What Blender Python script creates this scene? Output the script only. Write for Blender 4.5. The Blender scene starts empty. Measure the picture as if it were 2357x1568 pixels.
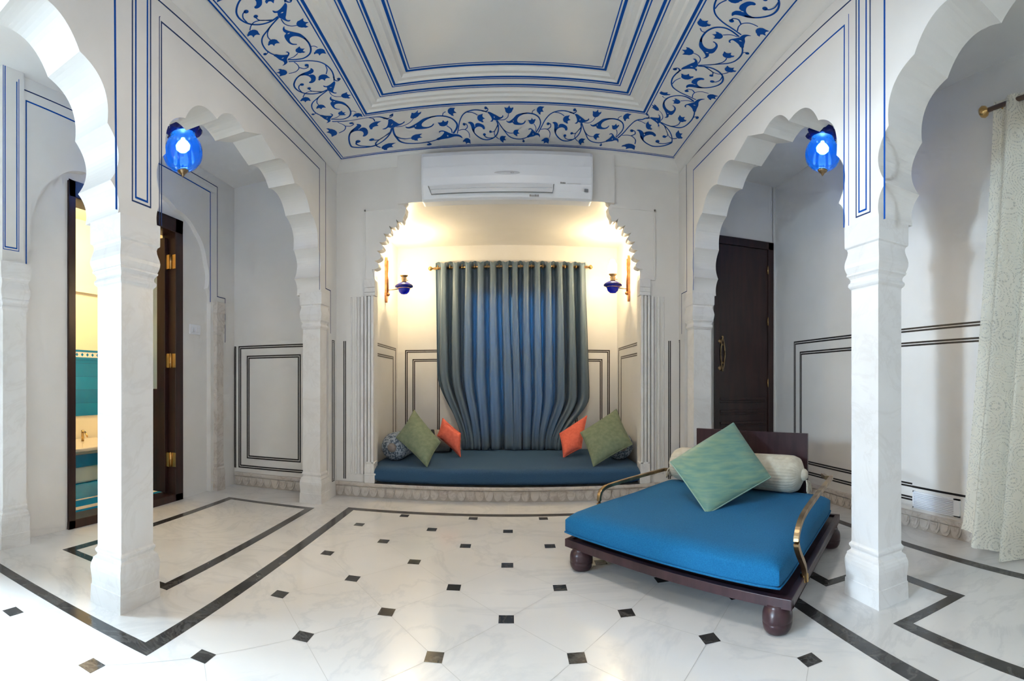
import bpy, bmesh, math, random
from mathutils import Vector, Matrix
from mathutils.geometry import tessellate_polygon
random.seed(7)
PI = math.pi
SC = bpy.context.scene
COL = SC.collection

# ------------------------------------------------------------------ camera
F, CX, CY = 1142.0, 1176.0, 882.0            # photograph: cylindrical wide-angle view, verticals kept straight
cam = bpy.data.cameras.new('camera'); camo = bpy.data.objects.new('camera', cam); COL.objects.link(camo)
camo.location = (0, 0, 1.0); camo.rotation_euler = (PI/2, 0, 0)
cam.type = 'PANO'; cam.panorama_type = 'CENTRAL_CYLINDRICAL'
cam.central_cylindrical_range_u_min = -CX/F
cam.central_cylindrical_range_u_max = (2357-CX)/F
cam.central_cylindrical_range_v_min = -(1568-CY)/F
cam.central_cylindrical_range_v_max = CY/F
cam.central_cylindrical_radius = 1.0
cam.clip_start = 0.02
SC.camera = camo

# ------------------------------------------------------------------ world, daylight, exposure
w = bpy.data.worlds.new('sky'); SC.world = w; w.use_nodes = True
nt = w.node_tree; bg = nt.nodes['Background']
bg.inputs['Color'].default_value = (0.80, 0.90, 1.0, 1); bg.inputs['Strength'].default_value = 0.32
def area(name, loc, target, sx, sy, power, color):
    l = bpy.data.lights.new(name, 'AREA'); l.shape = 'RECTANGLE'; l.size = sx; l.size_y = sy
    l.energy = power; l.color = color
    o = bpy.data.objects.new(name, l); COL.objects.link(o); o.location = loc
    d = Vector(target)-Vector(loc); o.rotation_euler = d.to_track_quat('-Z', 'Z').to_euler()
    return o
area('daylight_left_doorway', (-6.2, 0.22, 2.6), (0, 1.8, 1.2), 0.6, 5.0, 250, (0.56, 0.79, 1.0))
area('daylight_left_high', (-4.1, 0.72, 4.3), (-1.7, 0.55, 0.0), 1.5, 1.0, 400, (0.70, 0.87, 1.0))
area('daylight_front_opening', (-1.35, -2.3, 2.1), (-0.6, 1.8, 0.6), 2.0, 1.6, 5, (1.0, 0.92, 0.82))
area('daylight_alcove_window', (0.02, 6.3, 1.5), (0.02, 5.4, 1.2), 1.3, 1.6, 40, (0.70, 0.90, 1.0))
sun = bpy.data.lights.new('sun', 'SUN'); sun.energy = 0.42; sun.angle = math.radians(4); sun.color = (0.72, 0.86, 1.0)
suno = bpy.data.objects.new('sun', sun); COL.objects.link(suno); suno.location = (-6, -1, 4)
suno.rotation_euler = Vector((1.0, 0.34, -0.10)).to_track_quat('-Z', 'Y').to_euler()
SC.view_settings.view_transform = 'Standard'; SC.view_settings.look = 'None'
SC.view_settings.exposure = 1.6; SC.view_settings.gamma = 1.0
SC.view_settings.use_curve_mapping = False
SC.cycles.max_bounces = 8; SC.cycles.diffuse_bounces = 5; SC.cycles.glossy_bounces = 3; SC.cycles.transparent_max_bounces = 8
SC.cycles.sample_clamp_indirect = 6.0; SC.cycles.caustics_reflective = False; SC.cycles.caustics_refractive = False
SC.cycles.use_denoising = True; SC.cycles.use_adaptive_sampling = True; SC.cycles.adaptive_threshold = 0.08; SC.cycles.adaptive_min_samples = 24

def lamp_light(name, loc, power, color, r=0.03, parent=None):
    l = bpy.data.lights.new(name, 'POINT'); l.energy = power; l.color = color; l.shadow_soft_size = r
    o = bpy.data.objects.new(name, l); COL.objects.link(o)
    if parent is not None:
        o.parent = parent
        o.location = Vector(loc)-parent.location
    else: o.location = loc
    return o

# ------------------------------------------------------------------ materials
MATS = {}
def mat(name, col, rough=0.5, metal=0.0, **kw):
    m = bpy.data.materials.new(name); m.use_nodes = True
    b = m.node_tree.nodes['Principled BSDF']
    b.inputs['Base Color'].default_value = (*col, 1); b.inputs['Roughness'].default_value = rough
    b.inputs['Metallic'].default_value = metal
    for k, v in kw.items():
        b.inputs[k].default_value = v
    MATS[name] = m
    return m
def node(m, t, **kw):
    n = m.node_tree.nodes.new(t)
    for k, v in kw.items(): setattr(n, k, v)
    return n
def link(m, a, b): m.node_tree.links.new(a, b)
def noise_color(m, c1, c2, scale, detail=6, lo=0.35, hi=0.65, distort=0.0, bump=0.0, stretch=(1, 1, 1), wave=False):
    b = m.node_tree.nodes['Principled BSDF']
    tc = node(m, 'ShaderNodeTexCoord'); mp = node(m, 'ShaderNodeMapping'); mp.inputs['Scale'].default_value = stretch
    link(m, tc.outputs['Object'], mp.inputs['Vector'])
    if wave:
        n = node(m, 'ShaderNodeTexWave'); n.inputs['Scale'].default_value = scale; n.inputs['Distortion'].default_value = distort
        n.inputs['Detail'].default_value = detail; out = n.outputs['Fac']
    else:
        n = node(m, 'ShaderNodeTexNoise'); n.inputs['Scale'].default_value = scale; n.inputs['Detail'].default_value = detail
        n.inputs['Distortion'].default_value = distort; out = n.outputs['Fac']
    link(m, mp.outputs['Vector'], n.inputs['Vector'])
    r = node(m, 'ShaderNodeValToRGB'); r.color_ramp.elements[0].position = lo; r.color_ramp.elements[1].position = hi
    r.color_ramp.elements[0].color = (*c1, 1); r.color_ramp.elements[1].color = (*c2, 1)
    link(m, out, r.inputs['Fac']); link(m, r.outputs['Color'], b.inputs['Base Color'])
    if bump:
        bp = node(m, 'ShaderNodeBump'); bp.inputs['Strength'].default_value = bump; bp.inputs['Distance'].default_value = 0.01
        link(m, out, bp.inputs['Height']); link(m, bp.outputs['Normal'], b.inputs['Normal'])
    return m
plaster = noise_color(mat('plaster', (.8, .78, .75), 0.38), (.775, .755, .725), (.81, .79, .765), 3.0, bump=0.02)
ceil_m = noise_color(mat('ceiling_plaster', (.8, .78, .75), 0.5), (.775, .765, .745), (.80, .79, .77), 2.0)
def marble(name, base, vein, rough, scale=1.6, dens=0.5):
    m = mat(name, base, rough)
    b = m.node_tree.nodes['Principled BSDF']
    tc = node(m, 'ShaderNodeTexCoord')
    n1 = node(m, 'ShaderNodeTexNoise'); n1.inputs['Scale'].default_value = scale; n1.inputs['Detail'].default_value = 9
    n1.inputs['Distortion'].default_value = 1.6; n1.inputs['Roughness'].default_value = .6
    link(m, tc.outputs['Object'], n1.inputs['Vector'])
    s = node(m, 'ShaderNodeMath', operation='SUBTRACT'); s.inputs[1].default_value = 0.5; link(m, n1.outputs['Fac'], s.inputs[0])
    a = node(m, 'ShaderNodeMath', operation='ABSOLUTE'); link(m, s.outputs[0], a.inputs[0])
    r = node(m, 'ShaderNodeValToRGB'); r.color_ramp.elements[0].position = 0.0; r.color_ramp.elements[1].position = 0.035
    r.color_ramp.elements[0].color = (*vein, 1); r.color_ramp.elements[1].color = (*base, 1)
    link(m, a.outputs[0], r.inputs['Fac'])
    n2 = node(m, 'ShaderNodeTexNoise'); n2.inputs['Scale'].default_value = scale*1.7; n2.inputs['Detail'].default_value = 4
    link(m, tc.outputs['Object'], n2.inputs['Vector'])
    r2 = node(m, 'ShaderNodeValToRGB'); r2.color_ramp.elements[0].position = .42; r2.color_ramp.elements[1].position = .68
    r2.color_ramp.elements[0].color = (*base, 1); r2.color_ramp.elements[1].color = (base[0]*.5+vein[0]*.5, base[1]*.5+vein[1]*.5, base[2]*.5+vein[2]*.5, 1)
    link(m, n2.outputs['Fac'], r2.inputs['Fac'])
    mx = node(m, 'ShaderNodeMix', data_type='RGBA'); mx.inputs['Factor'].default_value = dens
    link(m, r2.outputs['Color'], mx.inputs[6]); link(m, r.outputs['Color'], mx.inputs[7])
    link(m, mx.outputs[2], b.inputs['Base Color'])
    return m
floor_m = marble('floor_marble', (.80, .785, .765), (.60, .61, .62), 0.13, 1.1, .35)
slab_m = marble('border_marble', (.76, .745, .725), (.56, .56, .56), 0.14, 1.6, .35)
pillar_m = marble('pillar_marble', (.80, .785, .77), (.66, .63, .60), 0.30, 2.6, .3)
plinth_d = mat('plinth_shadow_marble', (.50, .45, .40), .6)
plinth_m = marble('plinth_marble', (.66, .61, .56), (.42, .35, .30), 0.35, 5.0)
joint_m = mat('joint', (.50, .49, .47), 0.4)
ink = marble('black_marble', (.028, .028, .028), (.13, .125, .12), 0.14, 4.0)
blue_p = mat('blue_paint', (.001, .075, .38), 0.6, **{'Specular IOR Level': .12})
dblue_p = mat('dark_blue_paint', (.02, .045, .14), 0.6, **{'Specular IOR Level': .15})
black_p = mat('black_paint', (.016, .014, .014), 0.35)
wood = noise_color(mat('dark_wood', (.05, .015, .012), 0.28), (.020, .008, .007), (.038, .013, .011), 3.0, stretch=(8, 8, 1))
bedwood = noise_color(mat('bed_wood', (.08, .03, .035), 0.30), (.030, .013, .017), (.055, .024, .030), 4.0, stretch=(6, 6, 1))
brass = mat('brass', (.62, .40, .16), 0.25, 1.0)
agedbrass = noise_color(mat('aged_brass', (.40, .27, .14), 0.32, 1.0), (.27, .18, .10), (.50, .35, .19), 14)
copper = noise_color(mat('copper', (.60, .26, .12), 0.30, 1.0), (.42, .18, .08), (.72, .36, .17), 18)
white_pl = mat('white_plastic', (.83, .85, .90), 0.30)
grey_pl = mat('grey_plastic', (.20, .21, .22), 0.4)
pale_pl = mat('pale_plastic', (.70, .71, .74), 0.35)
def fabric(name, c1, c2, scale=260, rough=0.8, sheen=0.3, bump=0.25, stretch=(1, 1, 1)):
    m = noise_color(mat(name, c1, rough), c1, c2, scale, detail=2, bump=bump, stretch=stretch)
    m.node_tree.nodes['Principled BSDF'].inputs['Sheen Weight'].default_value = sheen; m.node_tree.nodes['Principled BSDF'].inputs['Specular IOR Level'].default_value = .2 if rough > .6 else .45
    return m
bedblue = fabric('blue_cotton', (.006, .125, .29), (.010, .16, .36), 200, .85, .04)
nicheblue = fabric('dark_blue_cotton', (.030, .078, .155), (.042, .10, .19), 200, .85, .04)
greensilk = fabric('green_silk', (.13, .29, .25), (.22, .36, .25), 9, 0.45, 0.1, 0.15, (1, 1, 6))
greencot = fabric('green_cotton', (.18, .225, .145), (.23, .275, .18), 30, 0.7, 0.08)
coral = fabric('coral_cotton', (.84, .16, .10), (.92, .20, .125), 40, 0.7, 0.05)
cream = fabric('cream_cotton', (.62, .56, .44), (.72, .67, .55), 24, 0.85, 0.2, 0.2, (1, 1, 1))
taupe = fabric('taupe_cotton', (.30, .26, .24), (.36, .32, .30), 60)
batik = noise_color(mat('batik_cotton', (.3, .35, .42), 0.8), (.10, .14, .20), (.42, .48, .56), 55, detail=4, lo=.45, hi=.52)
darkband = mat('dark_band', (.03, .035, .05), 0.8)
teal = mat('teal_tile', (.0, .14, .20), 0.12)
tealfloor = mat('teal_floor', (.0, .22, .48), 0.12)
bathwall = mat('bath_plaster', (.80, .70, .50), 0.5)
bathcream = mat('bath_marble', (.74, .66, .54), 0.25)
# tile joints on the teal wall
def tiles(m, c, j, sc):
    b = m.node_tree.nodes['Principled BSDF']
    tc = node(m, 'ShaderNodeTexCoord'); mp = node(m, 'ShaderNodeMapping'); mp.inputs['Rotation'].default_value = (PI/2, 0, PI/2)
    link(m, tc.outputs['Object'], mp.inputs['Vector'])
    br = node(m, 'ShaderNodeTexBrick'); br.offset = 0; br.inputs['Scale'].default_value = sc
    br.inputs['Color1'].default_value = (*c, 1); br.inputs['Color2'].default_value = (c[0], c[1]*1.25, c[2]*1.2, 1)
    br.inputs['Mortar'].default_value = (*j, 1); br.inputs['Mortar Size'].default_value = .008
    br.inputs['Brick Width'].default_value = 1; br.inputs['Row Height'].default_value = 1
    link(m, mp.outputs['Vector'], br.inputs['Vector']); link(m, br.outputs['Color'], b.inputs['Base Color'])
tiles(teal, (.0, .16, .32), (.0, .05, .09), 6.5)
def emis(name, col, s):
    m = bpy.data.materials.new(name); m.use_nodes = True; b = m.node_tree.nodes['Principled BSDF']
    b.inputs['Base Color'].default_value = (*col, 1)
    b.inputs['Emission Color'].default_value = (*col, 1); b.inputs['Emission Strength'].default_value = s
    return m
bulb_w = emis('white_bulb', (1.0, .97, .95), 9)
bulb_y = emis('warm_bulb', (1.0, .80, .45), 20)
def glass(name, tint, trans=0.55, body=None):
    m = bpy.data.materials.new(name); m.use_nodes = True; t = m.node_tree; t.nodes.remove(t.nodes['Principled BSDF'])
    out = t.nodes['Material Output']
    tr = node(m, 'ShaderNodeBsdfTransparent'); tr.inputs['Color'].default_value = (*tint, 1)
    tl = node(m, 'ShaderNodeBsdfTranslucent'); tl.inputs['Color'].default_value = (*(body or tint), 1)
    df = node(m, 'ShaderNodeBsdfDiffuse'); df.inputs['Color'].default_value = (*(body or tint), 1)
    gl = node(m, 'ShaderNodeBsdfGlossy'); gl.inputs['Roughness'].default_value = 0.05
    m1 = node(m, 'ShaderNodeMixShader'); m1.inputs[0].default_value = 1-trans
    m0 = node(m, 'ShaderNodeMixShader'); m0.inputs[0].default_value = .35
    link(m, tl.outputs[0], m0.inputs[1]); link(m, df.outputs[0], m0.inputs[2])
    link(m, tr.outputs[0], m1.inputs[1]); link(m, m0.outputs[0], m1.inputs[2])
    m2 = node(m, 'ShaderNodeMixShader'); fr = node(m, 'ShaderNodeFresnel'); fr.inputs['IOR'].default_value = 1.5
    link(m, fr.outputs[0], m2.inputs[0]); link(m, m1.outputs[0], m2.inputs[1]); link(m, gl.outputs[0], m2.inputs[2])
    link(m, m2.outputs[0], out.inputs['Surface'])
    return m
blueglass = glass('blue_glass', (.08, .30, .90), 0.60, (.003, .15, .80))
cobalt = glass('cobalt_glass', (.01, .03, .55), 0.30)
darkblueglass = glass('dark_blue_glass', (.01, .02, .30), 0.15)
milkglass = glass('clear_glass', (1.0, .96, .86), 0.45)
frost = glass('frosted_glass', (.80, .92, 1.0), 0.25)
def curtain_mat(name, c, transl, tcol, rough=0.5):
    m = mat(name, c, rough); b = m.node_tree.nodes['Principled BSDF']; b.inputs['Sheen Weight'].default_value = 0.15
    out = m.node_tree.nodes['Material Output']
    tl = node(m, 'ShaderNodeBsdfTranslucent'); tl.inputs['Color'].default_value = (*tcol, 1)
    mx = node(m, 'ShaderNodeMixShader'); mx.inputs[0].default_value = transl
    link(m, b.outputs[0], mx.inputs[1]); link(m, tl.outputs[0], mx.inputs[2]); link(m, mx.outputs[0], out.inputs['Surface'])
    return m
curt_m = curtain_mat('slate_blue_satin', (.165, .225, .285), 0.28, (.02, .40, .62), 0.36)
def lace_mat():
    m = mat('lace', (.88, .84, .73), 0.8); b = m.node_tree.nodes['Principled BSDF']; out = m.node_tree.nodes['Material Output']
    tl = node(m, 'ShaderNodeBsdfTranslucent'); tl.inputs['Color'].default_value = (.88, .84, .73, 1)
    mx = node(m, 'ShaderNodeMixShader'); mx.inputs[0].default_value = .35
    link(m, b.outputs[0], mx.inputs[1]); link(m, tl.outputs[0], mx.inputs[2])
    tr = node(m, 'ShaderNodeBsdfTransparent')
    uv = node(m, 'ShaderNodeUVMap'); uv.uv_map = 'UVMap'
    v = node(m, 'ShaderNodeTexVoronoi'); v.feature = 'DISTANCE_TO_EDGE'; v.inputs['Scale'].default_value = 70
    link(m, uv.outputs[0], v.inputs['Vector'])
    v2 = node(m, 'ShaderNodeTexVoronoi'); v2.inputs['Scale'].default_value = 8.5; link(m, uv.outputs[0], v2.inputs['Vector'])
    n = node(m, 'ShaderNodeTexNoise'); n.inputs['Scale'].default_value = 22; link(m, uv.outputs[0], n.inputs['Vector'])
    ring = node(m, 'ShaderNodeMath', operation='MULTIPLY'); ring.inputs[1].default_value = 52.0; link(m, v2.outputs['Distance'], ring.inputs[0])
    sn = node(m, 'ShaderNodeMath', operation='SINE'); link(m, ring.outputs[0], sn.inputs[0])
    ad = node(m, 'ShaderNodeMath', operation='ADD'); link(m, sn.outputs[0], ad.inputs[0]); link(m, n.outputs['Fac'], ad.inputs[1])
    g = node(m, 'ShaderNodeMath', operation='GREATER_THAN'); g.inputs[1].default_value = 0.95; link(m, ad.outputs[0], g.inputs[0])
    l = node(m, 'ShaderNodeMath', operation='GREATER_THAN'); l.inputs[1].default_value = .10; link(m, v.outputs['Distance'], l.inputs[0])
    mu = node(m, 'ShaderNodeMath', operation='MULTIPLY'); link(m, g.outputs[0], mu.inputs[0]); link(m, l.outputs[0], mu.inputs[1])
    m3 = node(m, 'ShaderNodeMath', operation='MULTIPLY'); m3.inputs[1].default_value = .38; link(m, mu.outputs[0], m3.inputs[0])
    m2 = node(m, 'ShaderNodeMixShader'); link(m, m3.outputs[0], m2.inputs[0]); link(m, mx.outputs[0], m2.inputs[1]); link(m, tr.outputs[0], m2.inputs[2])
    link(m, m2.outputs[0], out.inputs['Surface'])
    return m
lace = lace_mat()

# ------------------------------------------------------------------ mesh builder
class MB:
    def __init__(s): s.v = []; s.f = []; s.mi = []; s.sm = []; s.mats = []; s.uv = None
    def m(s, mt):
        if mt not in s.mats: s.mats.append(mt)
        return s.mats.index(mt)
    def add(s, vs, fs, mt, smooth=False):
        b = len(s.v); k = s.m(mt); s.v += [tuple(v) for v in vs]
        for f in fs: s.f.append([i+b for i in f]); s.mi.append(k); s.sm.append(smooth)
    def box(s, x0, x1, y0, y1, z0, z1, mt):
        s.add([(x0, y0, z0), (x1, y0, z0), (x1, y1, z0), (x0, y1, z0), (x0, y0, z1), (x1, y0, z1), (x1, y1, z1), (x0, y1, z1)],
              [(0, 3, 2, 1), (4, 5, 6, 7), (0, 1, 5, 4), (1, 2, 6, 5), (2, 3, 7, 6), (3, 0, 4, 7)], mt)
    def prism(s, loops, fn, d0, d1, mt, side=None):
        """loops: outer polygon (+ holes) of 2D points; fn(a, b, d) -> 3D point; extruded from depth d0 to d1"""
        pts = [p for l in loops for p in l]; n = len(pts)
        tris = tessellate_polygon([[Vector((p[0], p[1], 0)) for p in l] for l in loops])
        vs = [fn(p[0], p[1], d0) for p in pts]+[fn(p[0], p[1], d1) for p in pts]
        fs = [tuple(t) for t in tris]+[tuple(i+n for i in reversed(t)) for t in tris]
        s.add(vs, fs, mt)
        k = 0; sf = []
        for l in loops:
            m = len(l)
            for i in range(m): sf.append((k+i, k+(i+1) % m, k+(i+1) % m+n, k+i+n))
            k += m
        s.add(vs, sf, side or mt)
    def lathe(s, prof, c, mt, seg=32, axis='z', lobes=0, amp=0.0, smooth=True, ax=None):
        """prof: [(r, h)]"""
        vs = []; n = len(prof)
        M = Matrix.Identity(3)
        if ax is not None: M = Vector((0, 0, 1)).rotation_difference(Vector(ax)).to_matrix()
        for (r, h) in prof:
            for k in range(seg):
                a = 2*PI*k/seg; rr = r*(1+amp*math.cos(lobes*a)) if lobes else r
                p = M @ Vector((rr*math.cos(a), rr*math.sin(a), h))
                vs.append((c[0]+p.x, c[1]+p.y, c[2]+p.z))
        fs = []
        for i in range(n-1):
            for k in range(seg):
                k2 = (k+1) % seg; fs.append((i*seg+k, i*seg+k2, (i+1)*seg+k2, (i+1)*seg+k))
        if prof[0][0] > 1e-5: fs.append(tuple(reversed(range(seg))))
        if prof[-1][0] > 1e-5: fs.append(tuple(range((n-1)*seg, n*seg)))
        s.add(vs, fs, mt, smooth)
    def tube(s, pts, r, mt, seg=10, square=False, closed=False):
        P = [Vector(p) for p in pts]; n = len(P); vs = []
        up = Vector((0, 0, 1))
        for i in range(n):
            t = (P[min(i+1, n-1)]-P[max(i-1, 0)]).normalized()
            a = t.cross(up)
            if a.length < 1e-3: a = t.cross(Vector((0, 1, 0)))
            a.normalize(); b = t.cross(a).normalized()
            rr = r[i] if isinstance(r, (list, tuple)) else r
            for k in range(seg):
                an = 2*PI*k/seg+(PI/4 if square else 0)
                vs.append(P[i]+a*rr*math.cos(an)+b*rr*math.sin(an))
        fs = []
        for i in range(n-1):
            for k in range(seg):
                k2 = (k+1) % seg; fs.append((i*seg+k, i*seg+k2, (i+1)*seg+k2, (i+1)*seg+k))
        fs.append(tuple(reversed(range(seg)))); fs.append(tuple(range((n-1)*seg, n*seg)))
        s.add(vs, fs, mt, not square)
    def grid(s, fn, nu, nv, mt, smooth=True, uv=False):
        vs = [fn(i/nu, j/nv) for j in range(nv+1) for i in range(nu+1)]
        fs = [(j*(nu+1)+i, j*(nu+1)+i+1, (j+1)*(nu+1)+i+1, (j+1)*(nu+1)+i) for j in range(nv) for i in range(nu)]
        s.add(vs, fs, mt, smooth)
    def build(s, name, parent=None, bevel=0, subsurf=0, solid=0, weld=False):
        me = bpy.data.meshes.new(name)
        org = Vector(parent_world(parent)) if parent is not None else Vector((0, 0, 0))
        me.from_pydata([Vector(v)-org for v in s.v], [], s.f)
        for mt in s.mats: me.materials.append(mt)
        for p, k, sm in zip(me.polygons, s.mi, s.sm): p.material_index = k; p.use_smooth = sm
        if weld or True:
            bm = bmesh.new(); bm.from_mesh(me); bmesh.ops.remove_doubles(bm, verts=bm.verts, dist=1e-5)
            bmesh.ops.recalc_face_normals(bm, faces=bm.faces); bm.to_mesh(me); bm.free()
        o = bpy.data.objects.new(name, me); COL.objects.link(o)
        if parent is not None: o.parent = parent
        if bevel:
            b = o.modifiers.new('bevel', 'BEVEL'); b.width = bevel; b.segments = 2; b.limit_method = 'ANGLE'; b.harden_normals = False
        if solid:
            b = o.modifiers.new('solid', 'SOLIDIFY'); b.thickness = solid; b.offset = 0
        if subsurf:
            b = o.modifiers.new('sub', 'SUBSURF'); b.levels = subsurf; b.render_levels = subsurf
        return o
def parent_world(p):
    v = Vector((0, 0, 0))
    while p is not None: v = v+p.location; p = p.parent
    return v
def tag(o, label, cat, group=None):
    o['label'] = label; o['category'] = cat
    if group: o['group'] = group
    return o
def struct(o): o['kind'] = 'structure'; return o
def thing(name, loc, label, cat, group=None):
    o = bpy.data.objects.new(name, None); o.empty_display_size = .05; COL.objects.link(o); o.location = loc
    return tag(o, label, cat, group)
def catmull(P, k=8, closed=False):
    out = []; n = len(P)
    for i in range(n-1 if not closed else n):
        p0 = P[max(i-1, 0)] if not closed else P[i-1]; p1 = P[i]; p2 = P[(i+1) % n]
        p3 = P[min(i+2, n-1)] if not closed else P[(i+2) % n]
        for j in range(k):
            t = j/k
            out.append(tuple(.5*(2*b+(c-a)*t+(2*a-5*b+4*c-d)*t*t+(-a+3*b-3*c+d)*t**3) for a, b, c, d in zip(p0, p1, p2, p3)))
    if not closed: out.append(tuple(P[-1]))
    return out
# plane helpers : (a, b, d) -> xyz
def PXZ(y): return lambda a, b, d: (a, y+d, b)          # plane facing -Y, depth d toward +Y
def PYZ(x): return lambda a, b, d: (x+d, a, b)
def PXY(z): return lambda a, b, d: (a, b, z+d)
def strip(mb, pts, wd, fn, d0, d1, mt, closed=False):
    """painted line of width wd following an axis-aligned polyline, mitred"""
    n = len(pts); L = []; R = []
    for i in range(n):
        p = Vector(pts[i]).to_2d() if len(pts[i]) > 2 else Vector(pts[i])
        a = Vector(pts[i-1]) if (i > 0 or closed) else None; b = Vector(pts[(i+1) % n]) if (i < n-1 or closed) else None
        d1_ = (p-a).normalized() if a is not None else None; d2_ = (b-p).normalized() if b is not None else None
        if d1_ is None: d1_ = d2_
        if d2_ is None: d2_ = d1_
        n1 = Vector((-d1_.y, d1_.x)); n2 = Vector((-d2_.y, d2_.x)); m = n1+n2
        if m.length < 1e-6: m = n1
        m.normalize(); k = wd/2/max(.3, m.dot(n1))
        L.append(p+m*k); R.append(p-m*k)
    rng = range(n if closed else n-1)
    for i in rng:
        j = (i+1) % n
        q = [L[i], L[j], R[j], R[i]]
        vs = [fn(v.x, v.y, d0) for v in q]+[fn(v.x, v.y, d1) for v in q]
        mb.add(vs, [(0, 1, 2, 3), (7, 6, 5, 4), (0, 4, 5, 1), (1, 5, 6, 2), (2, 6, 7, 3), (3, 7, 4, 0)], mt)
def pair(mb, pts, fn, d, mt, w1=.008, gap=.014, w2=.008, closed=False):
    """double painted line"""
    strip(mb, pts, w1, fn, 0, d, mt, closed)
    off = offset_poly(pts, gap, closed); strip(mb, off, w2, fn, 0, d, mt, closed)
def offset_poly(pts, k, closed=False):
    n = len(pts); out = []
    for i in range(n):
        p = Vector(pts[i]); a = Vector(pts[i-1]) if (i > 0 or closed) else None; b = Vector(pts[(i+1) % n]) if (i < n-1 or closed) else None
        d1_ = (p-a).normalized() if a is not None else None; d2_ = (b-p).normalized() if b is not None else None
        if d1_ is None: d1_ = d2_
        if d2_ is None: d2_ = d1_
        n1 = Vector((-d1_.y, d1_.x)); n2 = Vector((-d2_.y, d2_.x)); m = (n1+n2)
        if m.length < 1e-6: m = n1
        m.normalize(); q = p+m*(k/max(.3, m.dot(n1))); out.append((q.x, q.y))
    return out

# ------------------------------------------------------------------ room numbers
XL, XR = -2.60, 2.49             # outer aisle walls
YB, YR = 4.17, 4.22              # back walls
LX0, LX1 = -1.745, -1.53         # left arcade
RX0, RX1 = 1.468, 1.68          # right arcade
ZC, ZA = 2.964, 2.93             # nave ceiling, aisle ceiling
YF = -2.4                        # front of the building behind the camera

# ------------------------------------------------------------------ floor
fl = MB()
fl.box(-3.2, 3.2, -3.2, 5.7, -0.12, 0.0, slab_m)
Pf = PXY(0.0)
def fpoly(pts, mt, z=.0006): fl.add([(p[0], p[1], z) for p in pts], [tuple(range(len(pts)))], mt)
# central field: octagon slabs, black squares and joints
fx0, fx1, fy0, fy1 = -1.2185, 1.20, -2.3, 3.70
fpoly([(fx0, fy0), (fx1, fy0), (fx1, fy1), (fx0, fy1)], floor_m, .0003)
fpoly([(-2.45, -2.3), (fx0, -2.3), (fx0, 1.346), (-2.45, 1.346)], floor_m, .0003)
U, V = .2586, .3108
def lat(j, k): return ((j-.0757)*U, 3.652-V*k)
def infield(x, y): return (fx0+.02 < x < fx1-.02 and y < fy1) or (x <= fx0+.02 and x > -2.4 and y < 1.30)
for k in range(0, 19):
    for j in range(-9, 6):
        if (j+k) % 2 == 0: continue
        x, y = lat(j, k)
        for dj in (-1, 1):
            x2, y2 = lat(j+dj, k+1)
            if infield(x, y) and infield(x2, y2):
                d = Vector((x2-x, y2-y)).normalized(); n = Vector((-d.y, d.x))*.0013
                fpoly([(x+n.x, y+n.y), (x2+n.x, y2+n.y), (x2-n.x, y2-n.y), (x-n.x, y-n.y)], joint_m, .0006)
        if infield(x, y) or (abs(x) < 1.15 and y < fy1):
            a, b = .0325, .036
            fpoly([(x-a, y-b), (x+a, y-b), (x+a, y+b), (x-a, y+b)], ink, .0010)
def fstrip(pts, wd=.066, closed=False):
    strip(fl, pts, wd, PXY(0), .0002, .0012, ink, closed)
fstrip([(-2.5, 1.382), (-1.251, 1.382), (-1.251, 3.742), (1.232, 3.742), (1.232, -2.3)])
fstrip([(-2.31, 1.87), (-1.56, 1.87), (-1.56, 3.635), (-2.31, 3.635)], .058, True)
fstrip([(2.2, -2.3), (2.2, 3.62), (1.475, 3.62), (1.475, 1.99), (1.82, 1.99), (1.82, 1.45), (1.465, 1.45), (1.465, -2.3)], .058)
for yy in (4.17-.43,): pass
for (a, b) in (((-.02, 3.78), (-.02, 4.17)), ((-.52, 3.78), (-.52, 4.17)), ((-1.25, .9), (-2.4, .9)), ((1.35, 3.0), (1.2, 3.0)), ((-1.40, 2.4), (-1.53, 2.4)),
               ((-2.6, 3.0), (-2.34, 3.0)), ((-1.2, 2.8), (-1.53, 2.8)), ((1.27, 2.3), (1.44, 2.3)), ((1.82, 1.72), (2.17, 1.72)), ((1.5, .9), (2.17, 2.0-1.1))):
    d = (Vector(b)-Vector(a)).normalized(); n = Vector((-d.y, d.x))*.0013
    fpoly([(a[0]+n.x, a[1]+n.y), (b[0]+n.x, b[1]+n.y), (b[0]-n.x, b[1]-n.y), (a[0]-n.x, a[1]-n.y)], joint_m, .0004)
struct(fl.build('floor'))

# ------------------------------------------------------------------ multifoil arch outline (centre c, half span hs, springing z zs)
CUSP = [(1.0, 1.735), (.955, 1.868), (.938, 2.105), (.785, 2.34), (.50, 2.46), (.205, 2.518)]
def arch_pts(c, hs, bulge=.062, base=None, zscale=1.0, z0=1.735):
    """points from +side springing to -side springing"""
    def one(sign):
        out = []
        P = [(c+sign*hs*a, z0+(z-1.735)*zscale) for a, z in CUSP]
        for i in range(len(P)-1):
            p = Vector(P[i]); q = Vector(P[i+1]); d = q-p; n = Vector((-d.y, d.x)).normalized()
            if n.x*sign < 0 and abs(n.x) > .3 or (abs(n.x) <= .3 and n.y < 0): n = -n
            if n.dot(Vector((c, z0))-(p+q)/2) > 0: n = -n
            bl = bulge*min(1, d.length/.25) if i else .024
            for k in range(14):
                t = k/14; out.append(tuple(p+d*t+n*bl*4*t*(1-t)))
        out.append(P[-1]); return out
    a = one(1); b = one(-1)
    top = []
    p = a[-1]; q = b[-1]; h = .075*zscale
    for k in range(1, 20):
        t = k/20; x = p[0]+(q[0]-p[0])*t; s = 1-abs(2*t-1)
        top.append((x, p[1]+h*(.62*math.sin(PI*t)+.38*s**3)))
    return a+top+list(reversed(b))
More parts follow.
